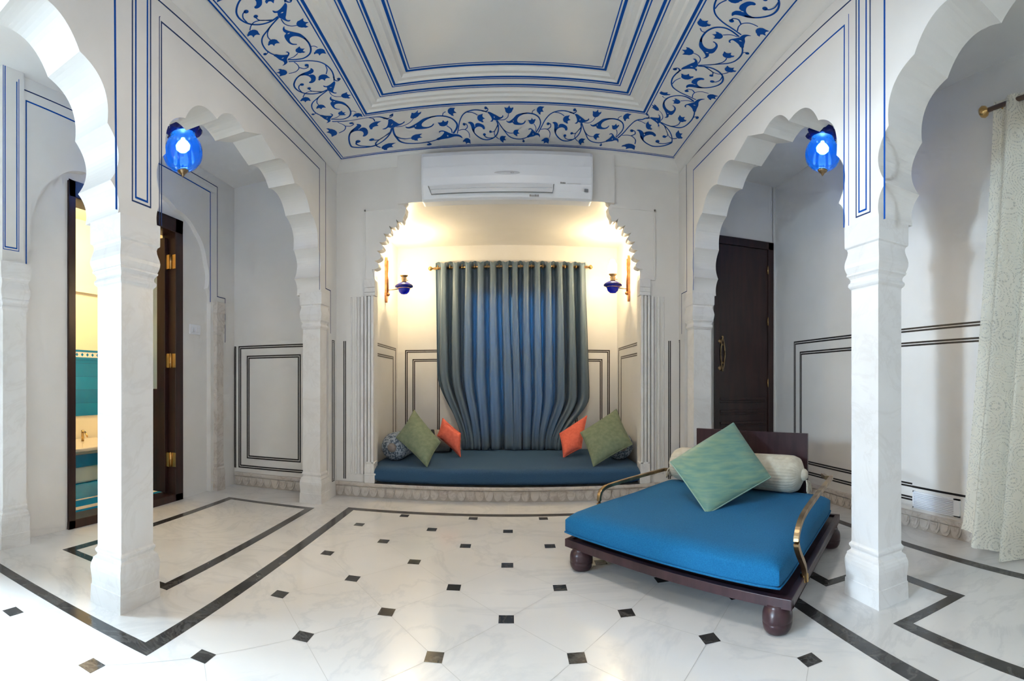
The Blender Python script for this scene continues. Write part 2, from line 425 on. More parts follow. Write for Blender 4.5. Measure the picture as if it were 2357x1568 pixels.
def box_rect(y0, y1, z0, z1): return [(y0, z0), (y1, z0), (y1, z1), (y0, z1)]

# arcades: spandrel walls above the pillars, with multifoil openings
def arcade(name, x0, x1, py0, py1, pil0, zt, facing):
    """x0..x1 thickness, pillar from py0..py1, rear pilaster starts at pil0"""
    mb = MB(); zs = 1.735
    c2 = (py1+pil0)/2; h2 = (pil0-py1)/2
    a2 = arch_pts(c2, h2)            # from far (+) to near (-)
    c1 = py0-h2; a1 = arch_pts(c1, h2)
    near = c1-h2
    poly = [(YF, zt), (YF, zs), (near, zs)]+list(reversed(a1))+[(py0, zs), (py1, zs)]+list(reversed(a2))+[(pil0, zs), (YB+.3, zs), (YB+.3, zt)]
    cl = []
    for p in poly:
        if not cl or (Vector(p)-Vector(cl[-1])).length > 1e-4: cl.append(p)
    mb.prism([cl], PYZ(x0), 0, x1-x0, plaster)
    # return of the wall between pilaster and back wall, and pier behind the camera
    mb.box(x0, x1, pil0+.19, YB+.02, 0, zs, plaster)
    mb.box(x0, x1, near-.30, near, 0, zs, plaster)
    # painted lines on the nave face
    if facing > 0: fn = PYZ(x1); d = .0012
    else: fn = PYZ(x0); d = -.0012
    return mb, fn, d, c1, c2, h2, near
LA, fnL, dL, c1, c2, h2, nearL = arcade('arcade', LX0, LX1, 1.51, 1.77, 3.79, 3.2, 1)
strip(LA, [(1.80, 1.75), (1.80, 2.72), (3.765, 2.755), (3.765, 1.765)], .007, fnL, 0, dL, dblue_p)
strip(LA, [(1.785, 1.75), (1.785, 2.735), (1.79, 2.74)], .004, fnL, 0, dL, dblue_p)
strip(LA, [(1.60, 3.0), (1.60, 1.815), (1.722, 1.815), (1.722, 2.81), (3.905, 2.865), (3.905, 1.80), (4.02, 1.80), (4.02, 1.43)], .007, fnL, 0, dL, dblue_p)
strip(LA, [(1.622, 3.0), (1.622, 1.835), (1.70, 1.835), (1.70, 3.0)], .009, fnL, 0, dL, blue_p)
strip(LA, [(1.50, 1.75), (1.49, 2.72), (-1.0, 2.72)], .011, fnL, 0, dL, blue_p)
pair(LA, [(4.06, .14), (4.06, 1.372), (4.115, 1.372), (4.115, .14)], fnL, dL, black_p, .009, -.014, .005, True)
struct(LA.build('wall_arcade_left'))
RA, fnR, dR, c1r, c2r, h2r, nearR = arcade('arcade', RX0, RX1, 1.602, 1.845, 3.83, 3.2, -1)
strip(RA, [(1.848, 1.74), (1.845, 2.70), (3.81, 2.752), (3.81, 1.765)], .007, fnR, 0, dR, blue_p)
strip(RA, [(1.812, 1.74), (1.812, 2.735)], .003, fnR, 0, dR, blue_p)
strip(RA, [(1.66, 3.0), (1.66, 1.765), (1.757, 1.765), (1.757, 2.79), (3.975, 2.872), (3.965, 1.783), (4.096, 1.783), (4.096, 1.43)], .006, fnR, 0, dR, dblue_p)
strip(RA, [(1.687, 3.0), (1.687, 1.784), (1.737, 1.784), (1.737, 3.0)], .008, fnR, 0, dR, blue_p)
strip(RA, [(1.566, 1.71), (1.566, 2.70), (-1.0, 2.70)], .010, fnR, 0, dR, blue_p)
pair(RA, [(4.142, .14), (4.142, 1.378), (4.185, 1.378), (4.185, .14)], fnR, dR, black_p, .009, -.012, .005, True)
struct(RA.build('wall_arcade_right'))

# ------------------------------------------------------------------ pillars
def ring(cx, cy, hx, hy, z): return [(cx-hx, cy-hy, z), (cx+hx, cy-hy, z), (cx+hx, cy+hy, z), (cx-hx, cy+hy, z)]
def stack(mb, cx, cy, hx, hy, prof, mt, kx=1.0, ky=1.0):
    vs = []
    for z, e in prof: vs += ring(cx, cy, hx+e*kx, hy+e*ky, z)
    fs = []
    for i in range(len(prof)-1):
        for k in range(4):
            k2 = (k+1) % 4; fs.append((i*4+k, i*4+k2, i*4+4+k2, i*4+4+k))
    fs.append((3, 2, 1, 0)); n = (len(prof)-1)*4; fs.append((n, n+1, n+2, n+3))
    mb.add(vs, fs, mt)
CAPP = [(1.434, 0), (1.440, .001), (1.446, .006), (1.452, .0095), (1.459, .0105), (1.466, .009), (1.472, .004), (1.480, .0028), (1.488, .004), (1.497, .009), (1.503, .0145), (1.509, .0150), (1.513, .0125),
        (1.525, .0165), (1.540, .0200), (1.556, .0210), (1.572, .0190), (1.588, .0150), (1.604, .0115), (1.618, .0105), (1.630, .0130), (1.636, .0195), (1.640, .0205), (1.735, .0210)]
BASP = [(0, .0210), (.080, .0190), (.083, .0165), (.105, .0165), (.130, .0185), (.155, .0205), (.172, .0200), (.186, .0170), (.194, .0140), (.204, .0130), (.209, .0080), (.215, .0020), (.222, .0012), (.228, .0045), (.235, .0075), (.243, .0070), (.250, .002), (.255, 0)]
def pillar(cx, cy, hx, hy, label, group, ky=1.3):
    t = thing('marble_pillar', (cx, cy, 0), label, 'pillar', group)
    b = MB(); stack(b, cx, cy, hx, hy, BASP, pillar_m, 1, ky); b.build('base', t)
    b = MB(); b.box(cx-hx, cx+hx, cy-hy, cy+hy, .255, 1.434, pillar_m); b.build('shaft', t)
    b = MB(); stack(b, cx, cy, hx, hy, CAPP, pillar_m, 1, ky); b.build('capital', t)
    return t
pillar(-1.6085, 1.6375, .0765, .105, 'white marble square pillar on the left, in front of the open bathroom door', 'marble pillars')
pillar(1.5615, 1.7235, .0725, .094, 'white marble square pillar on the right, beside the blue daybed', 'marble pillars')
# rear pilasters
def pilaster(cx, cy, hx, hy, label, ky=1.2):
    t = thing('marble_pilaster', (cx, cy, 0), label, 'pilaster', 'rear marble pilasters')
    b = MB(); stack(b, cx, cy, hx, hy, BASP, pillar_m, 1, ky); b.build('base', t)
    b = MB(); b.box(cx-hx, cx+hx, cy-hy, cy+hy, .255, 1.45, pillar_m); b.build('shaft', t)
    b = MB(); stack(b, cx, cy, hx, hy, [(z+.018, e) for z, e in CAPP], pillar_m, 1, ky); b.build('capital', t)
pilaster(-1.62, 3.885, .078, .075, 'marble pilaster under the arch left of the cushioned alcove')
pilaster(1.565, 3.925, .078, .075, 'marble pilaster under the arch right of the alcove, before the dark door')
t = thing('marble_pilaster', (-2.60, 1.64, 0), 'shallow marble pilaster on the left wall, at the photo edge', 'pilaster')
b = MB(); stack(b, -2.60, 1.64, .045, .085, BASP, pillar_m, .8, 1.0); b.build('base', t)
b = MB(); b.box(-2.645, -2.555, 1.555, 1.725, .255, 1.434, pillar_m); b.build('shaft', t)
b = MB(); stack(b, -2.60, 1.64, .045, .085, CAPP, pillar_m, .8, 1.0); b.build('capital', t)
t = thing('marble_pilaster', (-2.60, 3.87, 0), 'slim veined marble pilaster right of the bathroom door, in the corner', 'pilaster')
b = MB(); stack(b, -2.60, 3.865, .035, .055, BASP, plinth_m, .6, .6); b.build('base', t)
b = MB(); b.box(-2.635, -2.565, 3.81, 3.92, .255, 1.45, plinth_m); b.build('shaft', t)
b = MB(); stack(b, -2.60, 3.865, .035, .055, [(z+.018, e) for z, e in CAPP], plinth_m, .6, .6); b.build('capital', t)

# ------------------------------------------------------------------ left wall with arched recess and doorway
wl = MB()
cR, hR = 2.76, 1.0
ra = arch_pts(cR, hR, .03)
front = [(1.45, 0), (1.76, 0)]+list(reversed(ra))+[(3.76, 0), (YB+.3, 0), (YB+.3, 3.2), (-.0, 3.2), (-.0, 2.9), (1.45, 2.9)]
wl.prism([front], PYZ(XL), 0, -.045, plaster)
DY0, DY1, DZ = 2.125, 3.375, 2.39
back = [(1.45, 0), (DY0, 0), (DY0, DZ), (DY1, DZ), (DY1, 0), (YB+.3, 0), (YB+.3, 3.2), (1.45, 3.2)]
wl.prism([back], PYZ(XL-.045), 0, -.125, plaster)
wl.box(XL-.17, XL, -.02, 1.46, 2.9, 3.2, plaster)
wl.box(XL-.17, XL, YF, -.02, 0, 3.2, plaster)
fn = PYZ(XL)
wl.box(XL, XL+.03, 1.56, 1.72, 1.735, 3.2, plaster)
fp = PYZ(XL+.03)
strip(wl, [(1.580, 3.2), (1.580, 1.83), (1.665, 1.83), (1.665, 2.86)], .007, fp, 0, .0012, blue_p)
strip(wl, [(1.567, 3.2), (1.567, 1.815), (1.680, 1.815), (1.680, 2.88)], .004, fp, 0, .0012, blue_p)
strip(wl, [(1.735, 2.85), (3.867, 2.84), (3.867, 1.812), (4.002, 1.812), (4.002, 1.39)], .007, fn, 0, .0012, dblue_p)
strip(wl, [(1.755, 1.75), (1.755, 2.785), (3.752, 2.755), (3.752, 1.745)], .009, fn, 0, .0012, blue_p)
struct(wl.build('wall_left'))

# right wall
wr = MB()
wr.box(XR, XR+.17, YF, YR+.3, 0, 3.2, plaster)
fn = PYZ(XR)
def rl(a, bb): strip(wr, [a, bb], .013, fn, 0, -.0012, black_p)
def dado(mb, fn, d, poly, closed=False, wd=.012, gap=.019):
    strip(mb, poly, min(wd, .012), fn, 0, d, black_p, closed); strip(mb, offset_poly(poly, max(-.0185, min(.0185, gap)), closed), min(wd, .012), fn, 0, d, black_p, closed)
dado(wr, fn, -.0012, [(-2, 1.379), (3.875, 1.379), (3.875, .19), (2.375, .19)], False, .014, -.020)
dado(wr, fn, -.0012, [(-2, 1.280), (3.775, 1.280), (3.775, .283), (2.375, .283)], False, .014, -.020)
strip(wr, [(2.375, .283), (1.90, .283)], .014, fn, 0, -.0012, black_p)
struct(wr.build('wall_right'))

# back walls
wb = MB()
AX0, AX1, AZ = -1.176, 1.11, 2.53          # alcove opening
poly = [(LX0, 0), (AX0, 0), (AX0, AZ), (AX1, AZ), (AX1, 0), (RX1, 0), (RX1, 3.2), (LX0, 3.2)]
wb.prism([poly], PXZ(YB), 0, .10, plaster)
wb.box(-3.0, LX0+.01, YB, YB+.10, 0, 3.2, plaster)
wb.box(RX1-.01, 1.84, YR, YR+.10, 0, 3.2, plaster)
wb.box(2.455, XR+.1, YR, YR+.10, 0, 3.2, plaster)
wb.box(1.83, 2.46, YR, YR+.10, 2.37, 3.2, plaster)
fn = PXZ(YB)
dado(wb, fn, -.0012, [(-2.545, .175), (-2.545, 1.357), (-1.80, 1.357), (-1.80, .175)], True, .013, -.020)
dado(wb, fn, -.0012, [(-2.45, .272), (-2.45, 1.260), (-1.885, 1.260), (-1.885, .272)], True, .013, -.020)
dado(wb, fn, -.0012, [(-2.665+.045, .165), (-2.665+.045, 1.357), (-2.583, 1.357), (-2.583, .165)], False, .010, -.012)
for x in (-1.459, -1.444, 1.373, 1.388): strip(wb, [(x, .15), (x, 1.374)], .009, fn, 0, -.0012, black_p)
# stepped frame around the alcove and scalloped corner brackets
def bracket(sx, x0):
    P = [(0, 2.506), (0, 2.536), (.255, 2.536)]; C = [(.285, 2.50), (.278, 2.455), (.262, 2.425)]
    cus = [(.262, 2.425), (.205, 2.395), (.145, 2.345), (.098, 2.285), (.062, 2.215), (.040, 2.145), (.022, 2.06), (0, 1.985)]
    pts = P+C
    for i in range(len(cus)-1):
        p = Vector(cus[i]); q = Vector(cus[i+1]); d = q-p; n = Vector((d.y, -d.x)).normalized()
        if n.y > 0: n = -n
        n = Vector((abs(n.x), -abs(n.y)))
        for k in range(1, 9):
            tt = k/9; pts.append(tuple(p+d*tt+n*(-.018+.050*math.sin(PI*tt)**.7)))
        pts.append(tuple(q-n*.020))
    pts += [(0, 1.90), (-.08 if sx > 0 else -.126, 1.90), (-.08 if sx > 0 else -.126, 2.506)]
    P2 = [(x0+sx*a, b) for a, b in pts]
    wb.prism([P2], PXZ(YB), -.012, .085, plaster)
bracket(1, AX0); bracket(-1, AX1)
for (a_, b_) in ((-1.264, -1.252), (1.232, 1.244)):
    wb.box(a_, b_, YB-.018, YB, 1.90, 2.514, plaster)
wb.box(-1.264, -.93, YB-.018, YB-.010, 2.500, 2.514, plaster); wb.box(.86, 1.244, YB-.018, YB-.010, 2.500, 2.514, plaster)
# boxed chase behind the air conditioner
wb.box(-.958, .874, YB-.05, YB, AZ, ZC, plaster)
struct(wb.build('wall_back'))

# fluted marble jambs of the alcove
def jamb(x_in, sx, label):
    t = thing('marble_jamb', (x_in, YB, 0), label, 'jamb', 'alcove jambs')
    b = MB()
    for (a, bb, dd) in ((.00, .024, .036), (.031, .056, .026), (.063, .082, .036), (.096, .120, .024), (.132, .142, .012), (.158, .176, .018), (.205, .217, .012)):
        xa, xb = sorted((x_in-sx*a, x_in-sx*bb)); b.box(xa, xb, YB-dd, YB, .20, 1.76, pillar_m)
    b.build('fluted_shaft', t, bevel=.004)
    b = MB()
    for (z0, z1, e) in ((1.76, 1.775, .036), (1.775, 1.79, .030), (1.79, 1.83, .037), (1.83, 1.90, .041)):
        xa, xb = sorted((x_in-sx*.085, x_in+sx*.014)); b.box(xa, xb, YB-e, YB+.05, z0, z1, pillar_m)
    b.build('capital', t, bevel=.003)
    b = MB()
    for (z0, z1, e, k) in ((.131, .20, .034, .010), (.20, .215, .038, .018), (.30, .315, .036, .012), (.215, .30, .033, .004)):
        xa, xb = sorted((x_in-sx*.085, x_in+sx*k)); b.box(xa, xb, YB-e, YB+.05, z0, z1, pillar_m)
    b.build('base', t, bevel=.003)
jamb(AX0, 1, 'fluted white marble jamb at the left edge of the alcove')
jamb(AX1, -1, 'fluted white marble jamb at the right edge of the alcove')

# alcove shell
al = MB()
NX0, NX1, NY, NZ = -1.28, 1.195, 5.5, 2.53
al.box(NX0-.1, NX0, YB+.10, NY+.1, 0, NZ+.1, plaster); al.box(NX1, NX1+.1, YB+.10, NY+.1, 0, NZ+.1, plaster)
WX0, WX1, WZ0, WZ1 = -.52, .55, .45, 2.02
al.prism([[(NX0, 0), (NX1, 0), (NX1, NZ+.1), (NX0, NZ+.1)], [(WX0, WZ0), (WX0, WZ1), (WX1, WZ1), (WX1, WZ0)]], PXZ(NY), 0, .12, plaster)
al.box(NX0-.1, NX1+.1, YB+.10, NY+.1, NZ, NZ+.1, plaster)
dk = mat('brown_black_paint', (.035, .022, .016), 0.35)
def dd(mb, fn, d, poly, closed=False):
    strip(mb, poly, .012, fn, 0, d, dk, closed); strip(mb, offset_poly(poly, -.0185, closed), .011, fn, 0, d, dk, closed)
dd(al, PXZ(NY), -.0012, [(-1.185, .24), (-1.185, 1.368), (1.105, 1.368), (1.105, .24)])
dd(al, PXZ(NY), -.0012, [(-1.10, .24), (-1.10, 1.265), (-.80, 1.265), (-.80, .24)])
dd(al, PXZ(NY), -.0012, [(.72, .24), (.72, 1.265), (1.02, 1.265), (1.02, .24)])
for fnn, d in ((PYZ(NX0), .0012), (PYZ(NX1), -.0012)):
    dd(al, fnn, d, [(4.2, 1.385), (5.42, 1.385), (5.42, .24)]); dd(al, fnn, d, [(4.2, 1.285), (5.30, 1.285), (5.30, .24)])
struct(al.build('wall_alcove'))
# window behind the curtains
wn = MB()
for (a, bb, c, d_) in ((WX0, WX0+.05, WZ0, WZ1), (WX1-.05, WX1, WZ0, WZ1), (WX0, WX1, WZ0, WZ0+.05), (WX0, WX1, WZ1-.05, WZ1), (-.01, .04, WZ0, WZ1), (WX0, WX1, 1.2, 1.24)):
    wn.box(a, bb, NY+.03, NY+.08, c, d_, wood)
wno = struct(wn.build('window_1'))
g = MB(); g.box(WX0+.02, WX1-.02, NY+.052, NY+.058, WZ0+.02, WZ1-.02, glass('window_glass', (.80, .93, 1.0), .9)); g.build('pane', wno)

# ------------------------------------------------------------------ lotus plinths
def plinth(name, fn, a0, a1, h, petal=.0775, parent=None):
    b = MB()
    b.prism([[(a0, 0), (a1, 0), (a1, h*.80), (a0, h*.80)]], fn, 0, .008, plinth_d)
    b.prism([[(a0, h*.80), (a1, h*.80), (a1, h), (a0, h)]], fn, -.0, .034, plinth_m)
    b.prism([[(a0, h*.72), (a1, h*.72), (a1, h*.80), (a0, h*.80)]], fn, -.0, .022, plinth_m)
    n = max(1, int(round(abs(a1-a0)/petal))); wd = (a1-a0)/n
    for i in range(n):
        c = a0+wd*(i+.5)
        for (s_, dep) in ((.50, .016), (.36, .022)):
            pts = [(c+wd*s_*math.cos(PI*k/12), h*.70-(h*.62)*(s_/.48)*math.sin(PI*k/12)**.8) for k in range(13)]
            b.prism([pts], fn, .008, dep, plinth_m)
    return struct(b.build(name, bevel=.0))
def neg_y(y): return lambda a, b, d: (a, y-d, b)
def neg_x(x): return lambda a, b, d: (x-d, a, b)
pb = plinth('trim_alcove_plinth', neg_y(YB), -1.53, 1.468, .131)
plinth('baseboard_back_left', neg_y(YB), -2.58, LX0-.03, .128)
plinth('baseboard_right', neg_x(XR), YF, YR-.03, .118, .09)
# alcove platform
pf = MB(); pf.box(NX0, NX1, YB-.0, NY, 0, .129, pillar_m); pf.box(AX0, AX1, YB-.05, YB+.1, .110, .131, plinth_m); struct(pf.build('trim_alcove_platform'))

# ------------------------------------------------------------------ ceiling of the nave with painted border
ce = MB()
CB = [(-1.45, 4.09), (1.40, 4.09), (1.40, -2.3), (-1.45, -2.3)]
IN = (-1.03, .945, 3.455)      # inner edge of the band
def rect_ring(x0, x1, y1, X0, X1, Y1, z0, z1, mt):
    """sloped or flat ring strip between outer (x0,x1,y1) at z0 and inner (X0..) at z1, open towards the front"""
    ys = -2.3
    ce.add([(x0, ys, z0), (x0, y1, z0), (X0, Y1, z1), (X0, ys, z1)], [(0, 1, 2, 3)], mt)
    ce.add([(x0, y1, z0), (x1, y1, z0), (X1, Y1, z1), (X0, Y1, z1)], [(0, 1, 2, 3)], mt)
    ce.add([(x1, y1, z0), (x1, ys, z0), (X1, ys, z1), (X1, Y1, z1)], [(0, 1, 2, 3)], mt)
levels = [(-1.60, 1.60, 4.30, ZC), (-1.03, .945, 3.455, ZC), (-1.015, .93, 3.44, ZC+.010), (-.985, .90, 3.41, ZC+.010), (-.975, .89, 3.40, ZC+.022), (-.94, .855, 3.375, ZC+.022), (-.93, .845, 3.365, ZC+.036),
          (-.755, .69, 3.225, ZC+.036), (-.745, .68, 3.215, ZC+.046), (-.715, .65, 3.19, ZC+.046), (-.70, .635, 3.18, ZC+.066)]
for a, bb in zip(levels, levels[1:]): rect_ring(a[0], a[1], a[2], bb[0], bb[1], bb[2], a[3], bb[3], ceil_m)
L = levels[-1]; ce.add([(L[0], -2.3, L[3]), (L[1], -2.3, L[3]), (L[1], L[2], L[3]), (L[0], L[2], L[3])], [(0, 1, 2, 3)], ceil_m)
ce.box(-1.62, 1.62, -2.4, 4.32, ZC+.09, ZC+.16, ceil_m)
ce.box(-1.62, 1.62, -2.42, -2.3, ZC-.1, ZC+.16, ceil_m)
# cove between wall and ceiling
def cove(P):  # list of (pt, inward normal)
    pass
for (xw, sx) in ((LX1, 1), (RX0, -1)):
    vs = []
    prof = [(0, -.10), (.006, -.10), (.012, -.075), (.03, -.045), (.055, -.025), (.07, -.02), (.07, 0)]
    for y in (-2.3, YB): vs += [(xw+sx*a, y, ZC+bz) for a, bz in prof]
    n = len(prof); ce.add(vs, [(i, i+1, n+i+1, n+i) for i in range(n-1)], ceil_m, True)
vs = []
for x in (LX1, RX0): vs += [(x, YB-a, ZC+bz) for a, bz in prof]
ce.add(vs, [(i, i+1, n+i+1, n+i) for i in range(n-1)], ceil_m, True)
dn = -.0012
def cl(x0, x1, y1, z, wd): strip(ce, [(x0, -2.3), (x0, y1), (x1, y1), (x1, -2.3)], wd, PXY(z), 0, dn, blue_p)
cl(-1.462, 1.412, 4.10, ZC, .022); cl(-1.435, 1.385, 4.073, ZC, .007)
cl(-1.062, .975, 3.488, ZC, .007); cl(-1.040, .953, 3.466, ZC, .017)
cl(-.902, .817, 3.345, ZC+.036, .007); cl(-.880, .795, 3.323, ZC+.036, .017)
cl(-.792, .727, 3.255, ZC+.036, .007); cl(-.772, .707, 3.235, ZC+.036, .015)
cl(-.672, .607, 3.155, ZC+.066, .017); cl(-.650, .585, 3.133, ZC+.066, .007)
# flowering vine, one repeat drawn in its own units (100..2155 along, 65..1110 across)
STEMS = [([(100, 770), (160, 620), (230, 440), (330, 300), (460, 230), (620, 205), (780, 225), (900, 262)], 22),
 ([(780, 232), (860, 245), (915, 225), (925, 185), (880, 165)], 20), ([(440, 250), (560, 265), (670, 325)], 15),
 ([(1110, 470), (1150, 600), (1140, 740), (1080, 860), (980, 940), (850, 975), (720, 950), (600, 860), (530, 760), (505, 650)], 26),
 ([(1140, 560), (1090, 670), (1040, 745), (950, 765)], 16), ([(1000, 920), (880, 925), (800, 885), (775, 830)], 18),
 ([(1140, 600), (1060, 720), (1040, 820), (1080, 900), (1160, 965)], 16),
 ([(1130, 470), (1220, 620), (1310, 750), (1400, 870), (1520, 940), (1680, 962), (1800, 940), (1900, 890)], 22),
 ([(1250, 670), (1350, 760), (1440, 798), (1520, 795)], 16), ([(1760, 958), (1795, 985), (1790, 1020)], 14),
 ([(1180, 455), (1300, 450), (1385, 385), (1412, 290)], 14),
 ([(2100, 760), (2165, 620), (2180, 500), (2120, 380), (2000, 312), (1850, 292), (1720, 312)], 26),
 ([(1960, 310), (1965, 245), (2020, 205)], 14), ([(2085, 740), (2080, 640), (2020, 545)], 14),
 ([(150, 690), (250, 668), (340, 690), (400, 780), (395, 900)], 15), ([(320, 672), (385, 610), (372, 535), (320, 530)], 18)]
BLOBS = [(880, 168, 34), (945, 752, 34), (785, 825, 38), (1790, 1022, 32), (315, 535, 36)]
POLYS = [[(430, 490), (480, 480), (540, 510), (572, 575), (600, 530), (680, 520), (780, 570), (815, 640), (800, 685), (765, 680), (745, 640), (680, 610), (600, 630), (550, 690), (535, 790), (490, 700), (478, 600), (455, 530), (415, 508)],
 [(1340, 475), (1400, 495), (1460, 465), (1530, 400), (1600, 330), (1720, 292), (1850, 282), (1720, 335), (1640, 390), (1610, 460), (1640, 520), (1720, 540), (1780, 510), (1800, 470), (1817, 480), (1790, 540), (1720, 575), (1600, 580), (1530, 560), (1500, 520), (1440, 535), (1380, 520)],
 [(910, 265), (965, 262), (1040, 300), (1130, 350), (1195, 388), (1245, 375), (1262, 340), (1282, 370), (1250, 410), (1190, 440), (1140, 465), (1090, 465), (1040, 450), (1015, 490), (960, 490), (1000, 450), (990, 390), (950, 320)],
 [(1880, 905), (1880, 870), (1930, 820), (1970, 740), (1972, 698), (1930, 690), (1908, 712), (1903, 680), (1950, 662), (2000, 690), (2040, 730), (2090, 770), (2160, 790), (2200, 840), (2208, 905), (2170, 855), (2110, 845), (2040, 880), (1950, 900), (1900, 918)]]
LEAVES = [(735, 400, 0, 95), (1245, 950, 20, 90), (1590, 780, 10, 85), (1410, 222, 270, 95), (2135, 205, 20, 90), (1968, 490, 260, 80), (320, 985, 110, 95), (20+2055, 205+0, 0, 0)]
LEAF = [(-.75, 0), (-.62, .42), (-.30, .72), (.0, .80), (.18, .98), (.62, .95), (.38, .55), (.50, .28), (1.0, .12), (.55, -.15), (.42, -.45), (.60, -.95), (.05, -.78), (-.35, -.70), (-.64, -.40)]
EYES = [(570, 590), (1515, 485), (1062, 385), (2022, 815)]
def vine(mapf):
    """mapf(s 0..1, t 0..1 inner->outer) -> (x, y)"""
    z1 = ZC-.0011
    def M(px, py): q = mapf((px-100)/2055, (py-65)/1045); return (q[0], q[1], z1)
    for pts, wd in STEMS:
        c = catmull(pts, 5); n_ = len(c); Lf = []; Rt = []
        for i in range(n_):
            a = Vector(c[max(i-1, 0)]); bq = Vector(c[min(i+1, n_-1)]); d = (bq-a).normalized(); nn = Vector((-d.y, d.x))*wd*.56
            Lf.append(M(c[i][0]+nn.x, c[i][1]+nn.y)); Rt.append(M(c[i][0]-nn.x, c[i][1]-nn.y))
        ce.add(Lf+Rt, [(i, i+1, n_+i+1, n_+i) for i in range(n_-1)], blue_p)
    def poly(p, z=0):
        tris = tessellate_polygon([[Vector((a, bq, 0)) for a, bq in p]])
        ce.add([M(a, bq) for a, bq in p], [tuple(t_) for t_ in tris], blue_p)
    for (x, y, r) in BLOBS: poly([(x+r*math.cos(2*PI*k/10), y+r*math.sin(2*PI*k/10)) for k in range(10)])
    for p in POLYS: poly(catmull(p, 3, True))
    for (x, y, a, r) in LEAVES:
        if not r: continue
        ca, sa = math.cos(math.radians(a)), math.sin(math.radians(a))
        poly([(x+r*(u*ca-v*sa), y+r*(u*sa+v*ca)) for u, v in [(1.14*p_, 1.14*q_) for p_, q_ in LEAF]])
    for (x, y) in EYES:
        ce.add([(q[0], q[1], q[2]-.0006) for q in [M(x+dx, y+dy) for dx, dy in ((-9, -6), (0, -26), (11, 0), (2, 24))]], [(0, 1, 2, 3)], ceil_m)
def lerp(a, bb, t): return a+(bb-a)*t
def seg_back(x0, x1): return lambda s, t: (lerp(x0, x1, s), lerp(3.475, 4.075, t))
def seg_left(y0, y1): return lambda s, t: (lerp(-1.050, -1.440, t), lerp(y0, y1, s))
def seg_right(y0, y1): return lambda s, t: (lerp(.965, 1.390, t), lerp(y0, y1, s))
def path(P, s):
    tot = sum((Vector(P[i+1])-Vector(P[i])).length for i in range(len(P)-1)); d = s*tot
    for i in range(len(P)-1):
        l = (Vector(P[i+1])-Vector(P[i])).length
        if d <= l or i == len(P)-2: return Vector(P[i]).lerp(Vector(P[i+1]), d/l)
        d -= l
def corner(Pi, Po):
    return lambda s, t: tuple(path(Pi, s).lerp(path(Po, s), t))
for k in range(5): vine(seg_left(2.73-.71*(k+1), 2.73-.71*k))
vine(seg_left(2.73, 3.47))
vine(corner([(-1.05, 3.45), (-1.03, 3.475), (-.421, 3.475)], [(-1.440, 3.50), (-1.37, 3.98), (-1.20, 4.075), (-.421, 4.075)]))
vine(seg_back(-.421, .215)); vine(seg_back(.215, .85))
vine(corner([(.85, 3.475), (.94, 3.49), (.965, 3.20)], [(.85, 4.075), (1.20, 4.05), (1.36, 3.92), (1.390, 3.20)]))
for k in range(6): vine(seg_right(3.20-.70*k, 3.20-.70*(k+1)))
struct(ce.build('ceiling'))
# aisle and alcove ceilings
ac_ = MB(); ac_.box(XL-.2, LX0+.02, YF, YB+.2, ZA, ZA+.1, ceil_m); struct(ac_.build('ceiling_aisle_left'))
ac_ = MB(); ac_.box(RX1-.02, XR+.2, YF, YR+.2, ZA, ZA+.1, ceil_m); struct(ac_.build('ceiling_aisle_right'))
# front wall behind the camera with a broad opening
wf = MB()
wf.prism([[(-2.8, 0), (-2.45, 0), (-2.45, 2.6), (-.25, 2.6), (-.25, 0), (2.7, 0), (2.7, 3.2), (-2.8, 3.2)]], PXZ(YF-.15), 0, .15, plaster)
struct(wf.build('wall_front'))

# ------------------------------------------------------------------ bathroom door (left), frame + open leaf
d1 = MB()
FX0, FX1 = XL-.175, XL-.025
d1.box(FX0, FX1, DY0-.0, DY0+.06, 0, DZ, wood); d1.box(FX0, FX1, DY1-.10, DY1, 0, DZ, wood)
d1.box(FX0, FX1, DY0, DY1, DZ-.115, DZ, wood); d1.box(FX0, FX1, DY0, DY1, 0, .06, wood)
door1 = struct(d1.build('door_1', bevel=.004))
lf = MB()
hx, hy = XL-.11, DY1-.101
def leafbox(s0, s1, z0, z1, mt, w0=0, w1=.04): lf.box(hx-s1, hx-s0, hy-w1, hy-w0, z0, z1, mt)
for a in ((0, .09, .07, 2.24), (.70, .80, .07, 2.24), (.09, .70, 2.12, 2.24), (.09, .70, .07, .95)): leafbox(*a, wood)
leafo = lf.build('door_leaf', door1, bevel=.003)
lf = MB(); leafbox(.09, .70, .95, 2.12, frost, .017, .023); lf.build('glass_pane', leafo)
lf = MB(); lf.tube([(hx-.62, hy-.04, .86), (hx-.62, hy-.075, .86), (hx-.50, hy-.075, .86)], .008, brass, 8); lf.build('handle', leafo)
for z in (2.03, 1.19, .35):
    hb = MB()
    hb.box(FX1-.09, FX1-.05, DY1-.128, DY1-.101, z-.06, z+.06, brass); hb.tube([(FX1-.045, DY1-.113, z-.062), (FX1-.045, DY1-.113, z+.062)], .009, brass, 8)
    hb.box(FX1-.04, FX1+.0, DY1-.1045, DY1-.100, z-.06, z+.06, brass)
    hb.build('hinge', door1)
# switch plate
t = thing('light_switch', (XL-.045, 3.567, 1.48), 'small white switch plate on the wall right of the bathroom door', 'switch')
b = MB(); b.box(XL-.045, XL-.033, 3.49, 3.645, 1.435, 1.522, white_pl); b.build('plate', t, bevel=.003)
for k in range(2):
    b = MB(); b.box(XL-.033, XL-.027, 3.515+k*.055, 3.56+k*.055, 1.455, 1.502, white_pl); b.build('rocker', t, bevel=.002)

